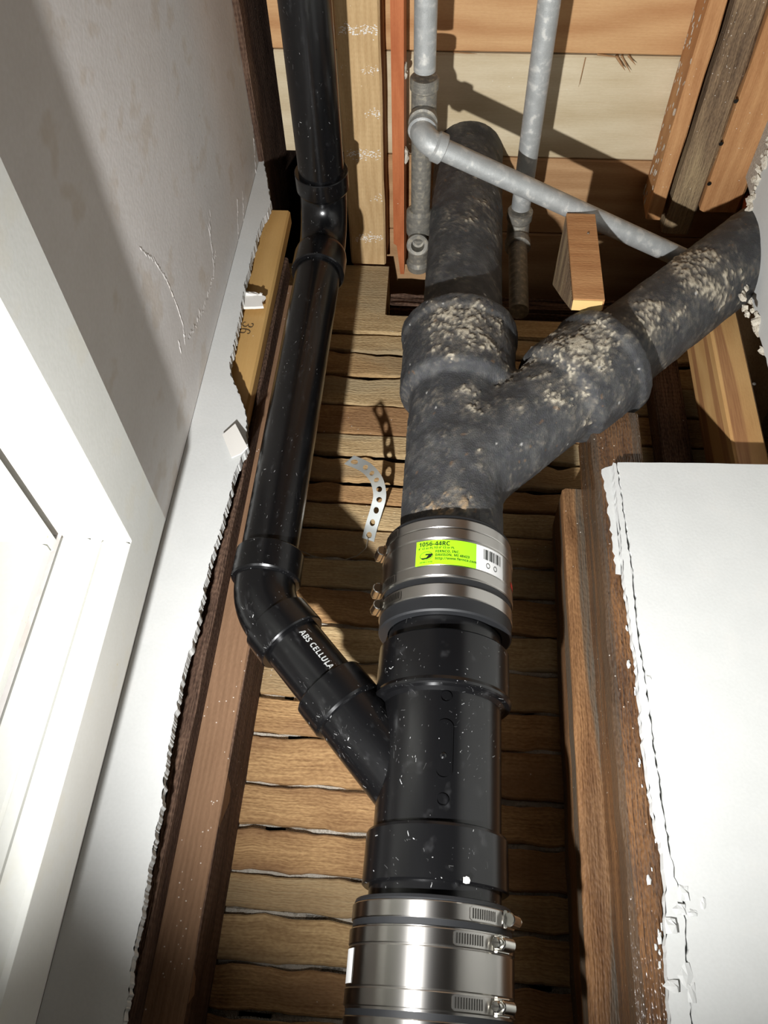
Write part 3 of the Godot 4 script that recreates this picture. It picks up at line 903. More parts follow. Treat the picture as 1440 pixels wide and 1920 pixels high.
func lath_wall() -> void:
	var w := Node3D.new()
	w.name = "wall_back"
	add_child(w)
	struct(w, "rough wooden lath wall with grey plaster squeezed between the strips", "wall")
	var gaps := [2.325, 2.289, 2.240, 2.181, 2.128, 2.092, 2.045, 2.008, 1.968, 1.924, 1.879, 1.829, 1.782, 1.734, 1.688, 1.632, 1.586, 1.541, 1.503, 1.457, 1.413, 1.368]
	while gaps[-1] > FLOOR_Y + 0.03: gaps.append(gaps[-1] - rng.randf_range(0.042, 0.049))
	for i in gaps.size() - 1:
		var wide := 2.0 if i in [1, 2, 5] else (1.5 if i == 6 else (0.35 if i in [0, 3, 4, 7, 8] else 1.0))
		var top: float = gaps[i] - wide * rng.randf_range(0.0022, 0.0036)
		var bot: float = gaps[i + 1] + rng.randf_range(0.0016, 0.0036)
		var mb := MB.new()
		var tilt := rng.randf_range(-0.0014, 0.0014)
		var proud := rng.randf_range(0.0, 0.0022)
		var segs := 150 if top > 1.35 else 12
		var x0 := -0.36
		var x1 := 0.62
		var ofs := Vector2(rng.randf() * 2.0, rng.randf() * 2.0)
		var edge := noise(100 + i, 16.0, 5)
		var q := []
		for s in segs + 1:
			var x := lerpf(x0, x1, float(s) / segs)
			var yt: float = top + tilt * (x * 4.0) + 0.0042 * wide * edge.get_noise_2d(x, 0.0)
			var yb: float = bot + tilt * (x * 4.0) + 0.0038 * edge.get_noise_2d(x, 5.0)
			var df := 0.930 - proud + 0.0012 * edge.get_noise_2d(x, 9.0)
			q.append([Vector3(x, yt, -df - 0.0013), Vector3(x, yt - 0.0016, -df), Vector3(x, yb + 0.0016, -df), Vector3(x, yb, -df - 0.0013), Vector3(x, yb, -0.938), Vector3(x, yt, -0.938)])
		var outs := [Vector3(0, 1, 1), Vector3(0, 0, 1), Vector3(0, -1, 1), Vector3.DOWN, Vector3.FORWARD, Vector3.UP]
		for s in segs:
			var u0 := ofs.x + 0.98 * s / segs
			var u1 := ofs.x + 0.98 * (s + 1) / segs
			for k in 6:
				var k2 := (k + 1) % 6
				var v0 := ofs.y + 0.012 * k + (0.02 if k > 1 else 0.0)
				var v1 := v0 + (0.035 if k == 1 else 0.008)
				mb.quad(q[s][k], q[s + 1][k], q[s + 1][k2], q[s][k2], outs[k], Vector2(u0, v0), Vector2(u1, v0), Vector2(u1, v1), Vector2(u0, v1))
		obj("lath", mb, [M.lath_a, M.lath_b, M.lath_c][[2, 0, 2, 1, 2, 0, 1][i % 7]] if i < 12 else [M.lath_a, M.lath_b, M.lath_b][rng.randi() % 3], w)
		# mortar keys bulging through the gap above
		if i > 8:
			var mk := MB.new()
			var kn := noise(300 + i, 22.0, 3)
			var p := []
			var ks := 90
			for s in ks + 1:
				var x := lerpf(x0, x1, float(s) / ks)
				var h := clampf(0.35 + 1.1 * kn.get_noise_2d(x * 0.6, 0.0), 0.0, 1.0)
				var yy: float = gaps[i] + tilt * x * 4.0
				p.append([Vector3(x, yy + 0.005, -0.9405), Vector3(x, yy + 0.0025, -0.940 + 0.0095 * h), Vector3(x, yy - 0.0015 + 0.002 * kn.get_noise_2d(x, 7.0), -0.940 + 0.0085 * h), Vector3(x, yy - 0.005, -0.9405)])
			for s in ks:
				for k in 3: mk.quad(p[s][k], p[s + 1][k], p[s + 1][k + 1], p[s][k + 1], Vector3.BACK)
			obj("plaster_key", mk, M.mortar, w)
	obj("plaster_back", beam(-0.36, 0.62, FLOOR_Y, 1.95, 0.940, 0.965, 0, 1, 0.0, 0.0), M.mortar, w)

func studs() -> void:
	var o := obj("wall_stud", beam(-0.262, -0.193, FLOOR_Y, 2.326, 0.836, 0.9275, 1, 40, 0.0009, 0.002), M.tan_stud)
	# the rough right side is a sawn slab of its own look
	tag(o, "rosy tan stud flecked with white plaster, behind the slim black vent pipe", "stud", "wall studs")
	obj("rough_side", beam(-0.1945, -0.1922, FLOOR_Y, 2.324, 0.8375, 0.9272, 1, 60, 0.0007, 0.0), M.rough_stud, o)
	o = obj("wall_stud", beam(-0.285, -0.2285, FLOOR_Y, 2.345, 0.801, 0.8355, 1, 50, 0.0009, 0.002), M.rough_stud)
	tag(o, "dark rough-sawn stud wedged between the clean lumber and the rosy tan stud", "stud", "wall studs")
	o = obj("nailing_lumber", beam(-0.287, -0.2325, 1.985, 2.418, 0.776, 0.8005, 1, 6, 0.0003, 0.003), M.new_lumber)
	tag(o, "smooth yellow nailing lumber with a pencilled number, showing past the torn drywall", "lumber")
	var pen := MB.new()
	var arr := letters("36", 0.015, "Droid Serif", 400)
	var vs: PackedVector3Array = arr[Mesh.ARRAY_VERTEX]
	var ii: PackedInt32Array = arr[Mesh.ARRAY_INDEX] if arr[Mesh.ARRAY_INDEX] != null else PackedInt32Array(range(vs.size()))
	var at := at_d(467, 603, 0.7757)
	var ids := []
	for p in vs:
		var q := Vector2(p.x, p.y).rotated(-1.75)
		ids.append(pen.vert(at + Vector3(q.x, q.y, 0), Vector3.BACK))
	for i in range(0, ii.size(), 3): pen.tri(ids[ii[i]], ids[ii[i + 1]], ids[ii[i + 2]])
	obj("pencil_mark", pen, M.pencil, o)
	o = obj("wall_stud", beam(0.157, 0.200, FLOOR_Y, 1.985, 0.836, 0.9275, 1, 60, 0.0011, 0.004), M.old_stud)
	tag(o, "short weathered stud behind the brown stud, its cut top below the iron branch", "stud", "wall studs")
	# the front stud leans a little: wider towards the floor
	var mb := MB.new()
	var top := Vector3(0.2085, 2.052, -0.803)
	timber(mb, Vector3(0.219, FLOOR_Y, -0.803), (top - Vector3(0.219, FLOOR_Y, -0.803)).normalized(), Vector3.RIGHT, Vector3.BACK, 2.302, 0.058, 0.073, 70, 0.0012, 0.003)
	o = obj("wall_stud", mb, M.wet_stud)
	tag(o, "dark brown glossy stud smeared with white plaster along the drywall panel", "stud", "wall studs")
	var smear := MB.new()
	slab(ragged([at_d(1128, 880, 0.7652), at_d(1150, 872, 0.7652), at_d(1172, 1000, 0.7652), at_d(1178, 1080, 0.7652), at_d(1156, 1075, 0.7652), at_d(1146, 1000, 0.7652), at_d(1136, 930, 0.7652), at_d(1128, 880, 0.7652)], 0.005, 0.0015, Vector3.RIGHT, Vector3.UP).slice(0, -1), Vector3(0, 0, -0.001), smear)
	for k in 26:
		var c := at_d(rng.randf_range(1195, 1242), rng.randf_range(1150, 1900), 0.7656)
		c.x = 0.2105 + rng.randf_range(-0.012, 0.004)
		blob(smear, c, rng.randf_range(0.001, 0.0035), Vector3(0.6, 1.6, 0.3))
	obj("plaster_smear", smear, M.drywall, o).set_meta("kind", "stuff")
	# back stud seen above the drywall panel
	o = obj("wall_stud", beam(0.352, 0.392, FLOOR_Y, 2.300, 0.790, 0.880, 1, 8, 0.0004, 0.003), M.striped_lumber)
	tag(o, "clean yellow stud with a brown stripe, under the broken plaster corner", "stud", "wall studs")
	obj("nail_head", lathe(at_d(1414, 720, 0.789), Vector3.BACK, [[0.0, 0.0022], [0.0006, 0.0022], [0.0010, 0.0012]], 12), M.nail_steel, o)
	o = obj("wall_stud", beam(0.300, 0.340, FLOOR_Y, 2.26, 0.885, 0.926, 1, 20, 0.0010, 0.003), M.rough_stud)
	tag(o, "dark old stud deep in the gap behind the clean yellow stud", "stud", "wall studs")

# an angular crumb of plaster: a low, faceted lump
func blob(mb: MB, c: Vector3, r: float, squash: Vector3, _sd := 0) -> void:
	var P := []
	for i in 5:
		var th := PI * i / 4.0
		for j in 6:
			var ph := TAU * (j + 0.5 * (i % 2)) / 6.0
			var d := Vector3(sin(th) * cos(ph), cos(th), sin(th) * sin(ph))
			P.append(c + d * squash * r * (rng.randf_range(0.55, 1.35) if i > 0 and i < 4 else 0.8))
	for i in 4:
		for j in 6:
			var a: Vector3 = P[i * 6 + j]
			var b: Vector3 = P[i * 6 + (j + 1) % 6]
			var d: Vector3 = P[i * 6 + 6 + j]
			var e: Vector3 = P[i * 6 + 6 + (j + 1) % 6]
			for t in [[a, b, d], [b, e, d]]:
				var nn: Vector3 = (t[1] - t[0]).cross(t[2] - t[0])
				if nn.length() < 1e-14: continue
				nn = nn.normalized()
				if nn.dot(t[0] + t[1] + t[2] - c * 3.0) < 0.0: nn = -nn
				mb.flat_tri(t[0], t[1], t[2], nn)
# a raised ragged flake line: points in space, varying half-width across, lifted along "out"
func flake(mb: MB, line: Array, across: Vector3, half: float, out: Vector3) -> void:
	var a := []
	var b := []
	for i in line.size() - 1:
		var k := maxi(2, int(line[i].distance_to(line[i + 1]) / 0.003))
		for j in k:
			var p: Vector3 = line[i].lerp(line[i + 1], float(j) / k) + across * rng.randfn() * half * 0.3
			a.append(p - across * half * rng.randf_range(0.15, 1.0))
			b.append(p + across * half * rng.randf_range(0.15, 1.0))
	for i in a.size() - 1:
		var h0 := out * rng.randf_range(0.0001, 0.0008)
		var m0: Vector3 = (a[i] + b[i]) / 2.0 + h0
		var m1: Vector3 = (a[i + 1] + b[i + 1]) / 2.0 + out * rng.randf_range(0.0001, 0.0007)
		mb.quad(a[i], a[i + 1], m1, m0, out)
		mb.quad(m0, m1, b[i + 1], b[i], out)

func overhead() -> void:
	# floor boards above, seen from below
	var c := Node3D.new()
	c.name = "ceiling"
	add_child(c)
	struct(c, "underside of the floor boards above, one pale board between orange ones", "ceiling")
	var edges := [-2.40, -2.24, -2.08, -1.92, -1.75, -1.58, -1.42, -1.26, -1.10, -0.94, -0.79, -0.63, -0.47, -0.31, -0.16, 0.0, 0.15, 0.30, 0.452, 0.607, 0.763, 0.900, 1.06, 1.22]
	for i in edges.size() - 1:
		var x0 := -0.253
		if edges[i] > 0.7: x0 = -0.160
		var m: Material = [M.plank_orange, M.plank_tan][i % 2]
		if is_equal_approx(edges[i], 0.607): m = M.plank_pale
		elif is_equal_approx(edges[i], 0.452): m = M.plank_orange
		elif is_equal_approx(edges[i], 0.763): m = M.plank_tan
		var y0 := SUB + rng.randf_range(-0.0008, 0.0012)
		obj("plank", beam(x0, 1.62, y0, SUB + 0.024, edges[i] + 0.0008, edges[i + 1] - 0.0012, 0, 30, 0.0006, 0.0025), m, c)
	obj("plank", beam(-0.46, 1.62, SUB + 0.62, SUB + 0.644, -2.40, 1.22, 0, 1, 0.0, 0.002), M.rough_stud, c)
	# splinters hanging at the joint over the pale board
	for s in [[Vector2(1098, 108), Vector2(1085, 163), 0.0008], [Vector2(1155, 104), Vector2(1172, 132), 0.0022], [Vector2(1165, 104), Vector2(1182, 136), 0.0014], [Vector2(1178, 104), Vector2(1192, 122), 0.0014], [Vector2(850, 98), Vector2(895, 101), 0.0012], [Vector2(1120, 102), Vector2(1165, 108), 0.0016]]:
		var a := at_y(s[0].x, s[0].y, SUB)
		var b := at_y(s[1].x, s[1].y, SUB - 0.010)
		var sp := MB.new()
		rings(sp, [a, a.lerp(b, 0.6), b], [(b - a).normalized(), (b - a).normalized(), (b - a).normalized()], [s[2], s[2] * 0.7, 0.0002], 5)
		obj("splinter", sp, M.plank_tan, c)

	var o := obj("ceiling_joist", beam(-0.156, -0.098, HANG, SUB - 0.0015, -1.42, 0.923, 2, 60, 0.0006, 0.003), M.joist_wood)
	tag(o, "broad yellow joist with pale plaster lines across, beside the black vent run", "joist", "joists under the floor boards")
	var keys := MB.new()
	for k in 6:
		var p := at_y(660, 55 + 78 * k, HANG)
		for s in 110:
			var px := Vector3(rng.randf_range(-0.152, -0.102), HANG, p.z + rng.randfn() * 0.0040)
			blob(keys, px, rng.randf_range(0.0003, 0.0009), Vector3(1.8, 0.3, 1.0), s)
	obj("plaster_line", keys, M.paper, o).set_meta("kind", "stuff")
	var red := MB.new()
	slab([Vector3(-0.085, HANG, 1.42), Vector3(-0.068, HANG, 1.42), Vector3(-0.068, HANG, -0.942), Vector3(-0.0745, HANG, -0.942), Vector3(-0.080, HANG, -0.884), Vector3(-0.085, HANG, -0.880)], Vector3(0, SUB - HANG - 0.0015, 0), red)
	for i in red.uv.size(): red.uv[i] = Vector2(red.v[i].z, red.v[i].x + red.v[i].y)
	o = obj("ceiling_joist", red, M.red_board)
	tag(o, "narrow red-orange board on edge, tapering to a point beside the galvanised tee", "joist", "joists under the floor boards")
	var rb := MB.new()
	for p in [Vector2(765, 128), Vector2(766, 140), Vector2(766, 283), Vector2(766, 297)]:
		blob(rb, at_y(p.x, p.y, HANG + 0.012) + Vector3(-0.004, 0, 0), 0.006, Vector3(0.7, 1.0, 1.2))
	obj("plaster_bit", rb, M.plaster, o).set_meta("kind", "stuff")
	o = obj("ceiling_joist", beam(-0.300, -0.281, 2.500, SUB + 0.40, -1.30, 0.93, 2, 30, 0.0010, 0.003), M.rough_stud)
	tag(o, "tall dark rough joist rising behind the torn top of the painted wall", "joist", "joists under the floor boards")
	o = obj("ceiling_joist", beam(0.300, 0.3225, HANG, SUB - 0.0015, -1.42, 0.820, 2, 50, 0.0008, 0.002), M.orange_joist)
	tag(o, "slim orange joist with a plaster-streaked side, beyond the pale board", "joist", "joists under the floor boards")
	var streak := MB.new()
	for k in 70:
		var p := Vector3(0.2995, rng.randf_range(HANG + 0.002, SUB - 0.004), -rng.randf_range(0.50, 0.815))
		blob(streak, p, rng.randf_range(0.0008, 0.0028), Vector3(0.3, 0.8, 2.2), k)
	obj("plaster_fleck", streak, M.plaster, o).set_meta("kind", "stuff")
	o = obj("ceiling_joist", beam(0.332, 0.3735, HANG + 0.004, SUB - 0.0015, -1.42, 0.848, 2, 70, 0.0016, 0.004), M.grey_joist)
	tag(o, "rough grey-brown joist between the slim orange joist and the wide one", "joist", "joists under the floor boards")
	o = obj("ceiling_joist", beam(0.3745, 0.4300, HANG - 0.004, SUB - 0.0015, -1.42, 0.800, 2, 40, 0.0008, 0.004), M.orange_joist)
	tag(o, "wide orange joist with nail holes, ending above the iron branch pipe", "joist", "joists under the floor boards")
	for p in [Vector2(1330, 345), Vector2(1352, 270), Vector2(1380, 190)]:
		var h := at_y(p.x, p.y, HANG - 0.0043)
		obj("nail_hole", lathe(h, Vector3.UP, [[0.0, 0.0030], [0.0004, 0.0030]], 12), M.slot_dark, o)
	# plate under the joist ends, notched
	var nx := -0.091
	var pl := MB.new()
	slab([Vector3(-0.36, 2.329, -0.925), Vector3(0.62, 2.329, -0.925), Vector3(0.62, 2.364, -0.925), Vector3(nx + 0.004, 2.364, -0.925), Vector3(nx, 2.366, -0.925), Vector3(nx - 0.002, 2.4780, -0.925), Vector3(-0.36, 2.4775, -0.925)], Vector3(0, 0, -0.10), pl)
	for i in pl.uv.size(): pl.uv[i] = Vector2(pl.v[i].x + pl.v[i].z, pl.v[i].y * 1.0 + pl.v[i].z * 0.7)
	o = obj("wall_plate", pl, M.lath_c)
	tag(o, "notched wooden plate on top of the laths, carrying the broad yellow joist", "plate")
	var sp := MB.new()
	for k in 7:
		beam(-0.088, 0.60, 2.414 + 0.0048 * k, 2.4175 + 0.0048 * k, 0.955 + rng.randf_range(-0.003, 0.004), 0.985, 0, 30, 0.0012, 0.0004, sp)
	o = obj("splintered_board", sp, M.rough_stud)
	tag(o, "dark splintered board lying in the notch behind the iron stack", "board")
	# tapered scrap of wood under the crossing pipe
	var f := 0.690
	var bx0 := 0.1525
	var y1 := at_d(1063, 400, f).y
	var y0 := at_d(1073, 560, f).y
	y1 = minf(y1, 2.3205)
	var back := 0.806
	var wb := MB.new()
	var prof := [Vector3(bx0, y1, -f), Vector3(bx0 + 0.0015, y0, -f), Vector3(bx0 + 0.0015, y0 - 0.001, -f - 0.016), Vector3(bx0, y0 + 0.066, -f - 0.060), Vector3(bx0, y1 - 0.004, -back), Vector3(bx0, y1, -back)]
	slab(prof, Vector3(0.0365, 0, 0), wb, Vector2(0.37, 0.11))
	for i in wb.uv.size(): wb.uv[i] = Vector2(wb.v[i].x + wb.v[i].z + 0.4, wb.v[i].y)
	o = obj("wood_wedge", wb, M.orange_joist)
	tag(o, "stubby wooden wedge with a fresh yellow cut, hanging under the crossing pipe", "wood block")
	obj("fresh_cut", slab([Vector3(bx0 + 0.001, y0 - 0.0005, -f - 0.001), Vector3(bx0 + 0.036, y0 - 0.0005, -f - 0.001), Vector3(bx0 + 0.036, y0 - 0.0015, -f - 0.0155), Vector3(bx0 + 0.001, y0 - 0.0015, -f - 0.0155)], Vector3(0, -0.0012, 0)), M.yellow_bottom, o)
	obj("old_side", slab([prof[0] + Vector3(-0.0006, 0, -0.004), prof[1] + Vector3(-0.0014, 0.001, -0.004), prof[2] + Vector3(-0.0014, 0, 0), prof[3] + Vector3(-0.0006, 0, 0), prof[4] + Vector3(-0.0006, 0, 0), prof[5] + Vector3(-0.0006, 0, 0)], Vector3(0.0005, 0, 0)), M.grey_joist, o)
	obj("nail_head", lathe(at_d(1103, 437, f - 0.0004), Vector3.BACK, [[0.0, 0.0016], [0.0008, 0.0014]], 10), M.nail_steel, o)

func room() -> void:
	var o := obj("floor", beam(-0.46, 1.62, FLOOR_Y - 0.05, FLOOR_Y, -2.40, 1.22, 0, 1, 0.0, 0.0), M.floor_tile)
	struct(o, "plain brown floor of the small room", "floor")
	# side wall with the doorway; its plaster top is torn off along the ceiling line
	var pts := []
	var topline := [Vector3(-0.289, 2.519, 2.30), Vector3(-0.289, 2.521, -0.20), Vector3(-0.289, 2.517, -0.45), Vector3(-0.289, 2.522, -0.60), Vector3(-0.289, 2.515, -0.7525)]
	pts = [Vector3(-0.289, FLOOR_Y, -0.7525), Vector3(-0.289, FLOOR_Y, -0.602), Vector3(-0.289, 1.746, -0.602), Vector3(-0.289, 1.746, 0.20), Vector3(-0.289, FLOOR_Y, 0.20), Vector3(-0.289, FLOOR_Y, 2.30)]
	pts.append_array(ragged(topline, 0.012, 0.0018, Vector3.BACK, Vector3.UP))
	o = obj("wall_left", slab(pts, Vector3(-0.105, 0, 0)), M.wall_paint)
	struct(o, "grey-white painted wall with the doorway, stained and cracked near the corner", "wall")
	var cr := MB.new()
	for w in [[[Vector2(262, 465), Vector2(290, 490), Vector2(312, 525), Vector2(330, 570), Vector2(343, 610), Vector2(347, 650)], 0.004], [[Vector2(404, 470), Vector2(400, 520), Vector2(385, 570), Vector2(368, 605), Vector2(352, 640)], 0.005], [[Vector2(394, 398), Vector2(392, 430), Vector2(398, 470), Vector2(402, 510)], 0.010], [[Vector2(335, 640), Vector2(340, 668)], 0.006], [[Vector2(445, 372), Vector2(447, 470)], 0.004], [[Vector2(455, 362), Vector2(458, 440)], 0.004], [[Vector2(415, 600), Vector2(390, 700)], 0.004], [[Vector2(470, 175), Vector2(480, 330)], 0.005]]:
		var q := []
		for p in w[0]: q.append(at_x(p.x, p.y, -0.2889))
		flake(cr, q, Vector3.BACK, w[1], Vector3.RIGHT)
	obj("plaster_crack", cr, M.wall_paint, o).set_meta("kind", "stuff")
	# drywall left standing in the corner, ragged where it was cut
	var edge := []
	for p in [[491, 290], [500, 330], [508, 380], [498, 403], [489, 416], [474, 472], [462, 519], [453, 572], [442, 630], [430, 685], [436, 713], [447, 735], [460, 769], [462, 800], [464, 838], [453, 856], [439, 888], [434, 915], [418, 975], [401, 1028], [384, 1094], [368, 1185], [346, 1247], [325, 1356], [309, 1446], [304, 1508], [283, 1605], [269, 1699], [253, 1769], [240, 1870]]:
		edge.append(at_d(p[0], p[1], 0.753))
	edge.append(Vector3(-0.222, FLOOR_Y, -0.753))
	var strip := ragged(edge, 0.0012, 0.0010, Vector3.RIGHT, Vector3.UP)
	strip.append(Vector3(-0.2888, FLOOR_Y, -0.753))
	strip.append(Vector3(-0.2888, 2.515, -0.753))
	o = obj("drywall_strip", slab(strip, Vector3(0, 0, -0.0125)), M.drywall)
	tag(o, "white drywall strip with a ragged cut edge in the corner beside the door casing", "drywall")
	var fl := MB.new()
	slab([at_d(417, 815, 0.748), at_d(441, 794, 0.746), at_d(464, 838, 0.738), at_d(452, 850, 0.741), at_d(434, 858, 0.746)], Vector3(0.0005, 0, -0.0012), fl)
	obj("torn_flap", fl, M.paper, o)
	var chunk := MB.new()
	slab(ragged([at_d(452, 572, 0.764), at_d(457, 545, 0.764), at_d(480, 548, 0.764), at_d(498, 556, 0.764), at_d(490, 566, 0.764), at_d(495, 574, 0.764), at_d(452, 576, 0.764)], 0.004, 0.0008, Vector3.RIGHT, Vector3.UP), Vector3(0, 0, -0.004), chunk)
	blob(chunk, at_d(468, 552, 0.764), 0.006, Vector3(1.7, 0.5, 0.6))
	blob(chunk, at_d(488, 552, 0.764), 0.003, Vector3(1.3, 0.7, 0.6))
	obj("paper_scrap", chunk, M.paper, o)
	# drywall panel on the other side: a thin cut rim, a sawn groove, then the panel
	var rim := []
	for p in [[1150, 867], [1156, 930], [1164, 1010], [1173, 1106], [1187, 1200], [1195, 1260], [1206, 1390], [1223, 1512], [1241, 1599], [1249, 1669], [1249, 1773], [1256, 1913]]: rim.append(at_d(p[0], p[1], 0.7545))
	var gro := []
	for p in [[1158, 867], [1163, 900], [1170, 950], [1187, 1059], [1200, 1200], [1214, 1285], [1230, 1407], [1251, 1547], [1269, 1644], [1285, 1690], [1290, 1780], [1300, 1913]]: gro.append(at_d(p[0], p[1], 0.7525))
	rim.append(Vector3(0.218, FLOOR_Y, -0.7545))
	gro.append(Vector3(0.236, FLOOR_Y, -0.7525))
	var a1 := ragged(rim, 0.004, 0.0008, Vector3.RIGHT, Vector3.UP)
	var shifted := []
	for p in gro: shifted.append(Vector3(p.x - 0.0014, p.y, -0.7545))
	shifted.reverse()
	a1.append_array(ragged(shifted, 0.004, 0.0010, Vector3.RIGHT, Vector3.UP))
	o = obj("drywall_sheet", slab(a1, Vector3(0, 0, -0.010)), M.drywall)
	tag(o, "large white drywall panel with a sawn groove down its ragged edge, against the brown stud", "drywall")
	var a2 := [at_d(1440, 871, 0.7525) + Vector3(0.028, 0.001, 0)]
	var topl := ragged([a2[0], at_d(1440, 871, 0.7525), at_d(1300, 868, 0.7525), gro[0]], 0.012, 0.0006, Vector3.RIGHT, Vector3.UP)
	topl.append_array(ragged(gro, 0.004, 0.0010, Vector3.RIGHT, Vector3.UP).slice(1))
	topl.append(Vector3(0.399, FLOOR_Y, -0.7525))
	obj("panel_face", slab(topl, Vector3(0, 0, -0.0120)), M.drywall, o)
	var ch := MB.new()
	for c in [[1283, 1675, 0.005, 1.4], [1277, 1705, 0.006, 0.9], [1300, 1712, 0.004, 0.8], [1318, 1695, 0.003, 1.8], [1285, 1830, 0.005, 2.2], [1296, 1862, 0.004, 2.0], [1216, 1270, 0.003, 0.8], [1262, 1850, 0.006, 1.0], [1258, 1735, 0.006, 1.2]]:
		blob(ch, at_d(c[0], c[1], 0.7525), c[2], Vector3(1.0, c[3], 0.35))
	obj("broken_chip", ch, M.drywall, o).set_meta("kind", "stuff")

	# opposite wall with its broken plaster corner
	var e2 := []
	for p in [[1452, 262], [1436, 292], [1424, 330], [1412, 372], [1402, 410], [1396, 452], [1402, 500], [1406, 540], [1414, 580], [1422, 620], [1432, 660], [1444, 700]]:
		var q := at_x(p[0], p[1], 0.400)
		e2.append(q)
	e2.append(Vector3(0.400, 2.03, -0.7505))
	e2.append(Vector3(0.400, FLOOR_Y, -0.7505))
	var w2 := ragged(e2, 0.006, 0.0016, Vector3.BACK, Vector3.UP)
	w2.append(Vector3(0.400, FLOOR_Y, -0.16))
	w2.append(Vector3(0.400, e2[0].y + 0.02, -0.16))
	o = obj("wall_right", slab(w2, Vector3(0.020, 0, 0)), M.drywall)
	struct(o, "white plastered side wall with a broken edge near the iron branch pipe", "wall")
	var br := MB.new()
	for i in 10:
		for k in 16:
			var q: Vector3 = e2[i].lerp(e2[i + 1], rng.randf())
			blob(br, q + Vector3(rng.randf_range(-0.004, 0.016), rng.randfn() * 0.004, rng.randfn() * 0.004), rng.randf_range(0.002, 0.0075), Vector3(0.9, 1.2, 1.0), k)
	obj("broken_plaster", br, M.plaster, o).set_meta("kind", "stuff")
	var bits := MB.new()
	for p in [[1386, 528, 0.008], [1392, 556, 0.006], [1398, 542, 0.006], [1396, 578, 0.005], [1400, 590, 0.004]]:
		blob(bits, at_d(p[0], p[1], 0.735), p[2], Vector3(0.9, 1.2, 0.9))
	obj("hanging_crumb", bits, M.plaster, o).set_meta("kind", "stuff")
	obj("backing_wall", beam(0.4205, 0.52, FLOOR_Y, 2.475, 0.16, 0.74, 1, 1, 0.0, 0.0), M.mortar, o)
	# rough masonry showing beyond the broken corner
	var bk := thing("masonry_rubble", "crumbling brick and mortar rubble showing past the broken plaster corner", "masonry")
	var mm := MB.new()
	for k in 46:
		var p := at_d(rng.randf_range(1385, 1440), rng.randf_range(255, 440), 0.80)
		if p.x < 0.385: p.x = 0.395
		blob(mm, p + Vector3(0, 0, rng.randf_range(-0.02, 0.02)), rng.randf_range(0.004, 0.012), Vector3(1, 0.9, 1), k)
	var mo := obj("mortar_rubble", mm, M.mortar, bk)
	mo.set_meta("kind", "stuff")
	obj("brick_shard", slab([at_d(1395, 372, 0.775), at_d(1406, 350, 0.775), at_d(1409, 372, 0.775), at_d(1397, 392, 0.775)], Vector3(0.003, 0, -0.02)), M.brick_red, bk)
	obj("rubble_back", beam(0.44, 0.52, 2.15, 2.475, 0.755, 0.92, 1, 12, 0.004, 0.003), M.mortar, bk)

	o = obj("wall_side", beam(0.60, 1.62, FLOOR_Y, SUB - 0.002, 0.755, 0.80, 1, 1, 0.0, 0.0), M.room_paint)
	struct(o, "drab wall of the wider room beyond the broken plaster", "wall")
	o = obj("wall_front", beam(-0.46, 1.62, FLOOR_Y, SUB + 0.62, -2.40, -2.30, 1, 1, 0.0, 0.0), M.room_paint)
	struct(o, "plain wall closing the small room behind the viewer", "wall")
	o = obj("wall_far", beam(-0.46, 1.62, FLOOR_Y, SUB + 0.62, 1.225, 1.30, 1, 1, 0.0, 0.0), M.room_paint)
	struct(o, "plaster of the room on the other side of the laths", "wall")
	o = obj("wall_outer", beam(-0.56, -0.465, FLOOR_Y, SUB + 0.65, -2.40, 1.30, 1, 1, 0.0, 0.0), M.room_paint)
	struct(o, "outer wall beyond the doorway", "wall")
	o = obj("wall_end", beam(1.625, 1.70, FLOOR_Y, SUB + 0.65, -2.40, 1.30, 1, 1, 0.0, 0.0), M.room_paint)
	struct(o, "outer wall beyond the broken plaster", "wall")

func doorway() -> void:
	var t := Node3D.new()
	t.name = "door_1"
	add_child(t)
	struct(t, "white painted door set in a stepped wooden casing", "door")
	var din := 0.591      # opening edge of the casing
	var dout := 0.657
	var yin := 1.737
	var yout := 1.802
	var near := -0.20
	var xw := -0.2885
	var xf := -0.253
	# casing: a flat board with mitred corner
	var mb := MB.new()
	slab([Vector3(xw, FLOOR_Y, -din - 0.004), Vector3(xw, FLOOR_Y, -dout), Vector3(xw, yout, -dout), Vector3(xw, yin + 0.004, -din - 0.004)], Vector3(xf - xw, 0, 0), mb)
	obj("casing_leg", mb, M.door_paint, t)
	mb = MB.new()
	slab([Vector3(xw, yin + 0.004, -din - 0.004), Vector3(xw, yout, -dout), Vector3(xw, yout, -near + 0.07), Vector3(xw, yin + 0.004, -near)], Vector3(xf - xw, 0, 0), mb)
	obj("casing_head", mb, M.door_paint, t)
	mb = MB.new()
	slab([Vector3(xw, FLOOR_Y, -near), Vector3(xw, FLOOR_Y, -near + 0.07), Vector3(xw, yout, -near + 0.07), Vector3(xw, yin, -near)], Vector3(xf - xw, 0, 0), mb)
	obj("casing_leg", mb, M.door_paint, t)
	# stepped lining: [x from, x to, offset into the opening]
	var steps := [[-0.2531, -0.2785, 0.000], [-0.2885, -0.3160, -0.004], [-0.3160, -0.3950, 0.014]]
	var names := ["casing_lip", "jamb", "door_stop"]
	for i in 3:
		var s: Array = steps[i]
		var d0: float = din - s[2]
		var y0: float = yin - s[2]
		obj(names[i], beam(s[1], s[0], FLOOR_Y, y0, d0, d0 + 0.016, 1, 1, 0.0, 0.0035), M.door_paint, t)
		obj(names[i], beam(s[1], s[0], y0, y0 + 0.016, near, d0 + 0.016, 2, 1, 0.0, 0.0035), M.door_paint, t)
		obj(names[i], beam(s[1], s[0], FLOOR_Y, y0, near - 0.016 + s[2], near + s[2], 1, 1, 0.0, 0.0022), M.door_paint, t)
	obj("door_leaf", beam(-0.440, -0.400, FLOOR_Y + 0.008, 1.758, near + 0.004, din + 0.004, 1, 1, 0.0, 0.003), M.door_paint, t)

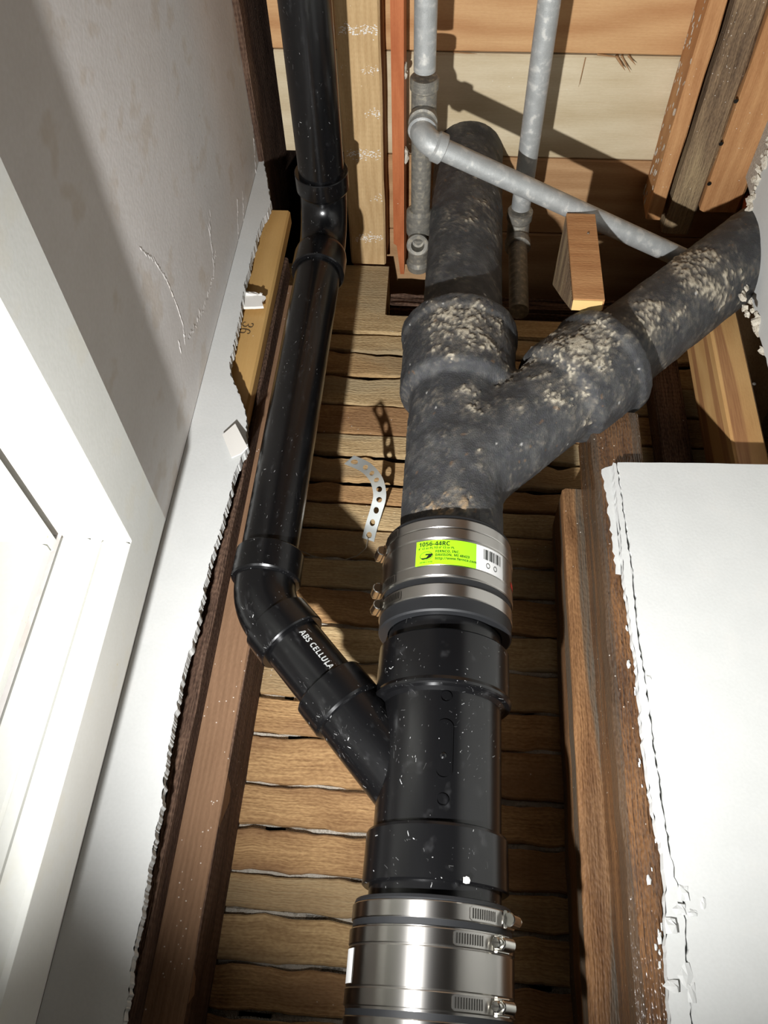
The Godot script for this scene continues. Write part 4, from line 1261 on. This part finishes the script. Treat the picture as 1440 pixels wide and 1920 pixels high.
func strap() -> void:
	var t := thing("perforated_strap", "bent perforated metal hanger strap sticking out from the laths", "strap")
	# centre line and half-width direction, from the wall outwards
	var line := [[Vector2(690, 1012), 0.928, Vector2(6, 2)], [Vector2(697, 985), 0.922, Vector2(9, 4)], [Vector2(706, 955), 0.908, Vector2(12, 5)], [Vector2(712, 930), 0.892, Vector2(14, 1)], [Vector2(708, 905), 0.872, Vector2(14, -5)], [Vector2(698, 888), 0.850, Vector2(12, -9)], [Vector2(682, 874), 0.825, Vector2(8, -9)], [Vector2(655, 862), 0.798, Vector2(7, -6)]]
	var pts := []
	var wid := []
	for l in line:
		pts.append(at_d(l[0].x, l[0].y, l[1]))
		wid.append(at_d(l[0].x + l[2].x, l[0].y + l[2].y, l[1]) - at_d(l[0].x, l[0].y, l[1]))
	var c1 := Curve3D.new()
	var c2 := Curve3D.new()
	for i in pts.size():
		var tan: Vector3 = (pts[mini(i + 1, pts.size() - 1)] - pts[maxi(i - 1, 0)]) / 6.0
		c1.add_point(pts[i], -tan, tan)
		var tw: Vector3 = (wid[mini(i + 1, pts.size() - 1)] - wid[maxi(i - 1, 0)]) / 6.0
		c2.add_point(wid[i], -tw, tw)
	var mb := MB.new()
	var cells := 9
	var map := func(u: float, w: float) -> Array:
		var s: float = u * (pts.size() - 1)
		var i := mini(int(s), pts.size() - 2)
		var p := c1.sample(i, s - i)
		var q := c2.sample(i, s - i).normalized() * 0.0085
		var dp := c1.sample(i, minf(s - i + 0.05, 1.0)) - c1.sample(i, maxf(s - i - 0.05, 0.0))
		return [p + q * w, q.cross(dp).normalized()]
	for c in cells:
		var u0 := float(c) / cells
		var u1 := float(c + 1) / cells
		var um := (u0 + u1) / 2.0
		var n := 16
		for i in n:
			var q := []
			for e in 2:
				var a := TAU * (i + e) / n + PI / 4.0
				var dx := cos(a)
				var dy := sin(a)
				var k := 1.0 / maxf(absf(dx), absf(dy))
				for ring in [[dx * k * 0.5, dy * k], [dx * 0.27, dy * 0.45]]:
					for side in [1.0, -1.0]:
						var m: Array = map.call(um + ring[0] * (u1 - u0), ring[1])
						q.append(mb.vert(m[0] + m[1] * 0.0004 * side, m[1] * side))
			mb.tri(q[0], q[2], q[4]); mb.tri(q[2], q[6], q[4])
			mb.tri(q[1], q[3], q[5]); mb.tri(q[3], q[7], q[5])
	obj("strap_band", mb, M.strap_zinc, t)
	var w := tube([at_d(690, 1010, 0.926), at_d(686, 1028, 0.922), at_d(670, 1042, 0.92), at_d(645, 1050, 0.92), at_d(615, 1049, 0.92), at_d(585, 1042, 0.92), at_d(562, 1032, 0.92)], 0.0007, 6)
	obj("wire_tail", w, M.wire_grey, t)

func lamp_stand() -> void:
	var base := LAMP.y - 0.085
	var c := Vector3(LAMP.x, 0, LAMP.z)
	var t := thing("lamp_stand", "thin black tripod stand carrying the work lamp", "tripod")
	obj("pole", tube([c + Vector3.UP * (FLOOR_Y + 0.10), c + Vector3.UP * base], 0.011, 16), M.lamp_body, t)
	for k in 3:
		var a := TAU * k / 3.0 + 0.5
		var out := Vector3(cos(a), 0, sin(a))
		obj("leg", tube([c + Vector3.UP * (FLOOR_Y + 0.30) + out * 0.012, c + Vector3.UP * (FLOOR_Y + 0.008) + out * 0.125], 0.008, 12), M.lamp_body, t)
	var l := thing("work_lamp", "small work lamp shining up into the opened wall", "lamp")
	var dir := Vector3(0.36, 1.0, -0.36).normalized()
	obj("housing", lathe(LAMP - dir * 0.070, dir, [[0.0, 0.012], [0.0, 0.018], [0.045, 0.018], [0.060, 0.026], [0.066, 0.026], [0.066, 0.020]], 32), M.lamp_body, l)
	obj("lens", lathe(LAMP - dir * 0.006, dir, [[0.0, 0.019], [0.002, 0.018]], 32), M.lamp_glow, l)
	obj("foot", lathe(Vector3(LAMP.x, base, LAMP.z), Vector3.UP, [[0.0, 0.045], [0.008, 0.045], [0.010, 0.020], [0.030, 0.012]], 28), M.lamp_body, l)
	var s := SpotLight3D.new()
	s.name = "work_lamp_beam"
	add_child(s)
	s.look_at_from_position(LAMP + dir * 0.004, LAMP + dir, Vector3.BACK)
	s.light_color = Color8(252, 252, 252)
	s.light_energy = LAMP_ENERGY
	s.light_size = 0.008
	s.spot_range = 8.0
	s.spot_attenuation = 2.0
	s.spot_angle = 58.0
	s.spot_angle_attenuation = 1.0
	s.shadow_enabled = true

const LAMP_ENERGY := 1.3
const EXPOSURE := 1.14

func _ready() -> void:
	rng.seed = 4711
	n_a = noise(5, 26.0, 3)
	n_b = noise(6, 120.0, 3)
	n_c = noise(7, 330.0, 2)
	# camera: x, y, z axes of the view in the world
	var cam := Camera3D.new()
	cam.name = "camera"
	var bx := Vector3(AX.x, AY.x, -AD.x)
	var by := -Vector3(AX.y, AY.y, -AD.y)
	var bz := -Vector3(AX.z, AY.z, -AD.z)
	cam.transform = Transform3D(Basis(bx, by, bz).orthonormalized(), Vector3(0, EYE_Y, 0))
	cam.fov = rad_to_deg(2.0 * atan(960.0 / FOCAL))
	cam.near = 0.02
	cam.far = 20.0
	add_child(cam)
	cam.current = true
	var env := Environment.new()
	env.background_mode = Environment.BG_COLOR
	env.background_color = Color.BLACK
	env.tonemap_mode = Environment.TONE_MAPPER_LINEAR
	env.tonemap_exposure = EXPOSURE
	env.sdfgi_enabled = true
	env.ssao_enabled = true
	env.ssil_enabled = true
	var we := WorldEnvironment.new()
	we.name = "environment"
	we.environment = env
	add_child(we)
	materials()
	room()
	lath_wall()
	overhead()
	studs()
	doorway()
	iron_stack()
	plastic_drain()
	couplings()
	water_pipes()
	strap()
	lamp_stand()
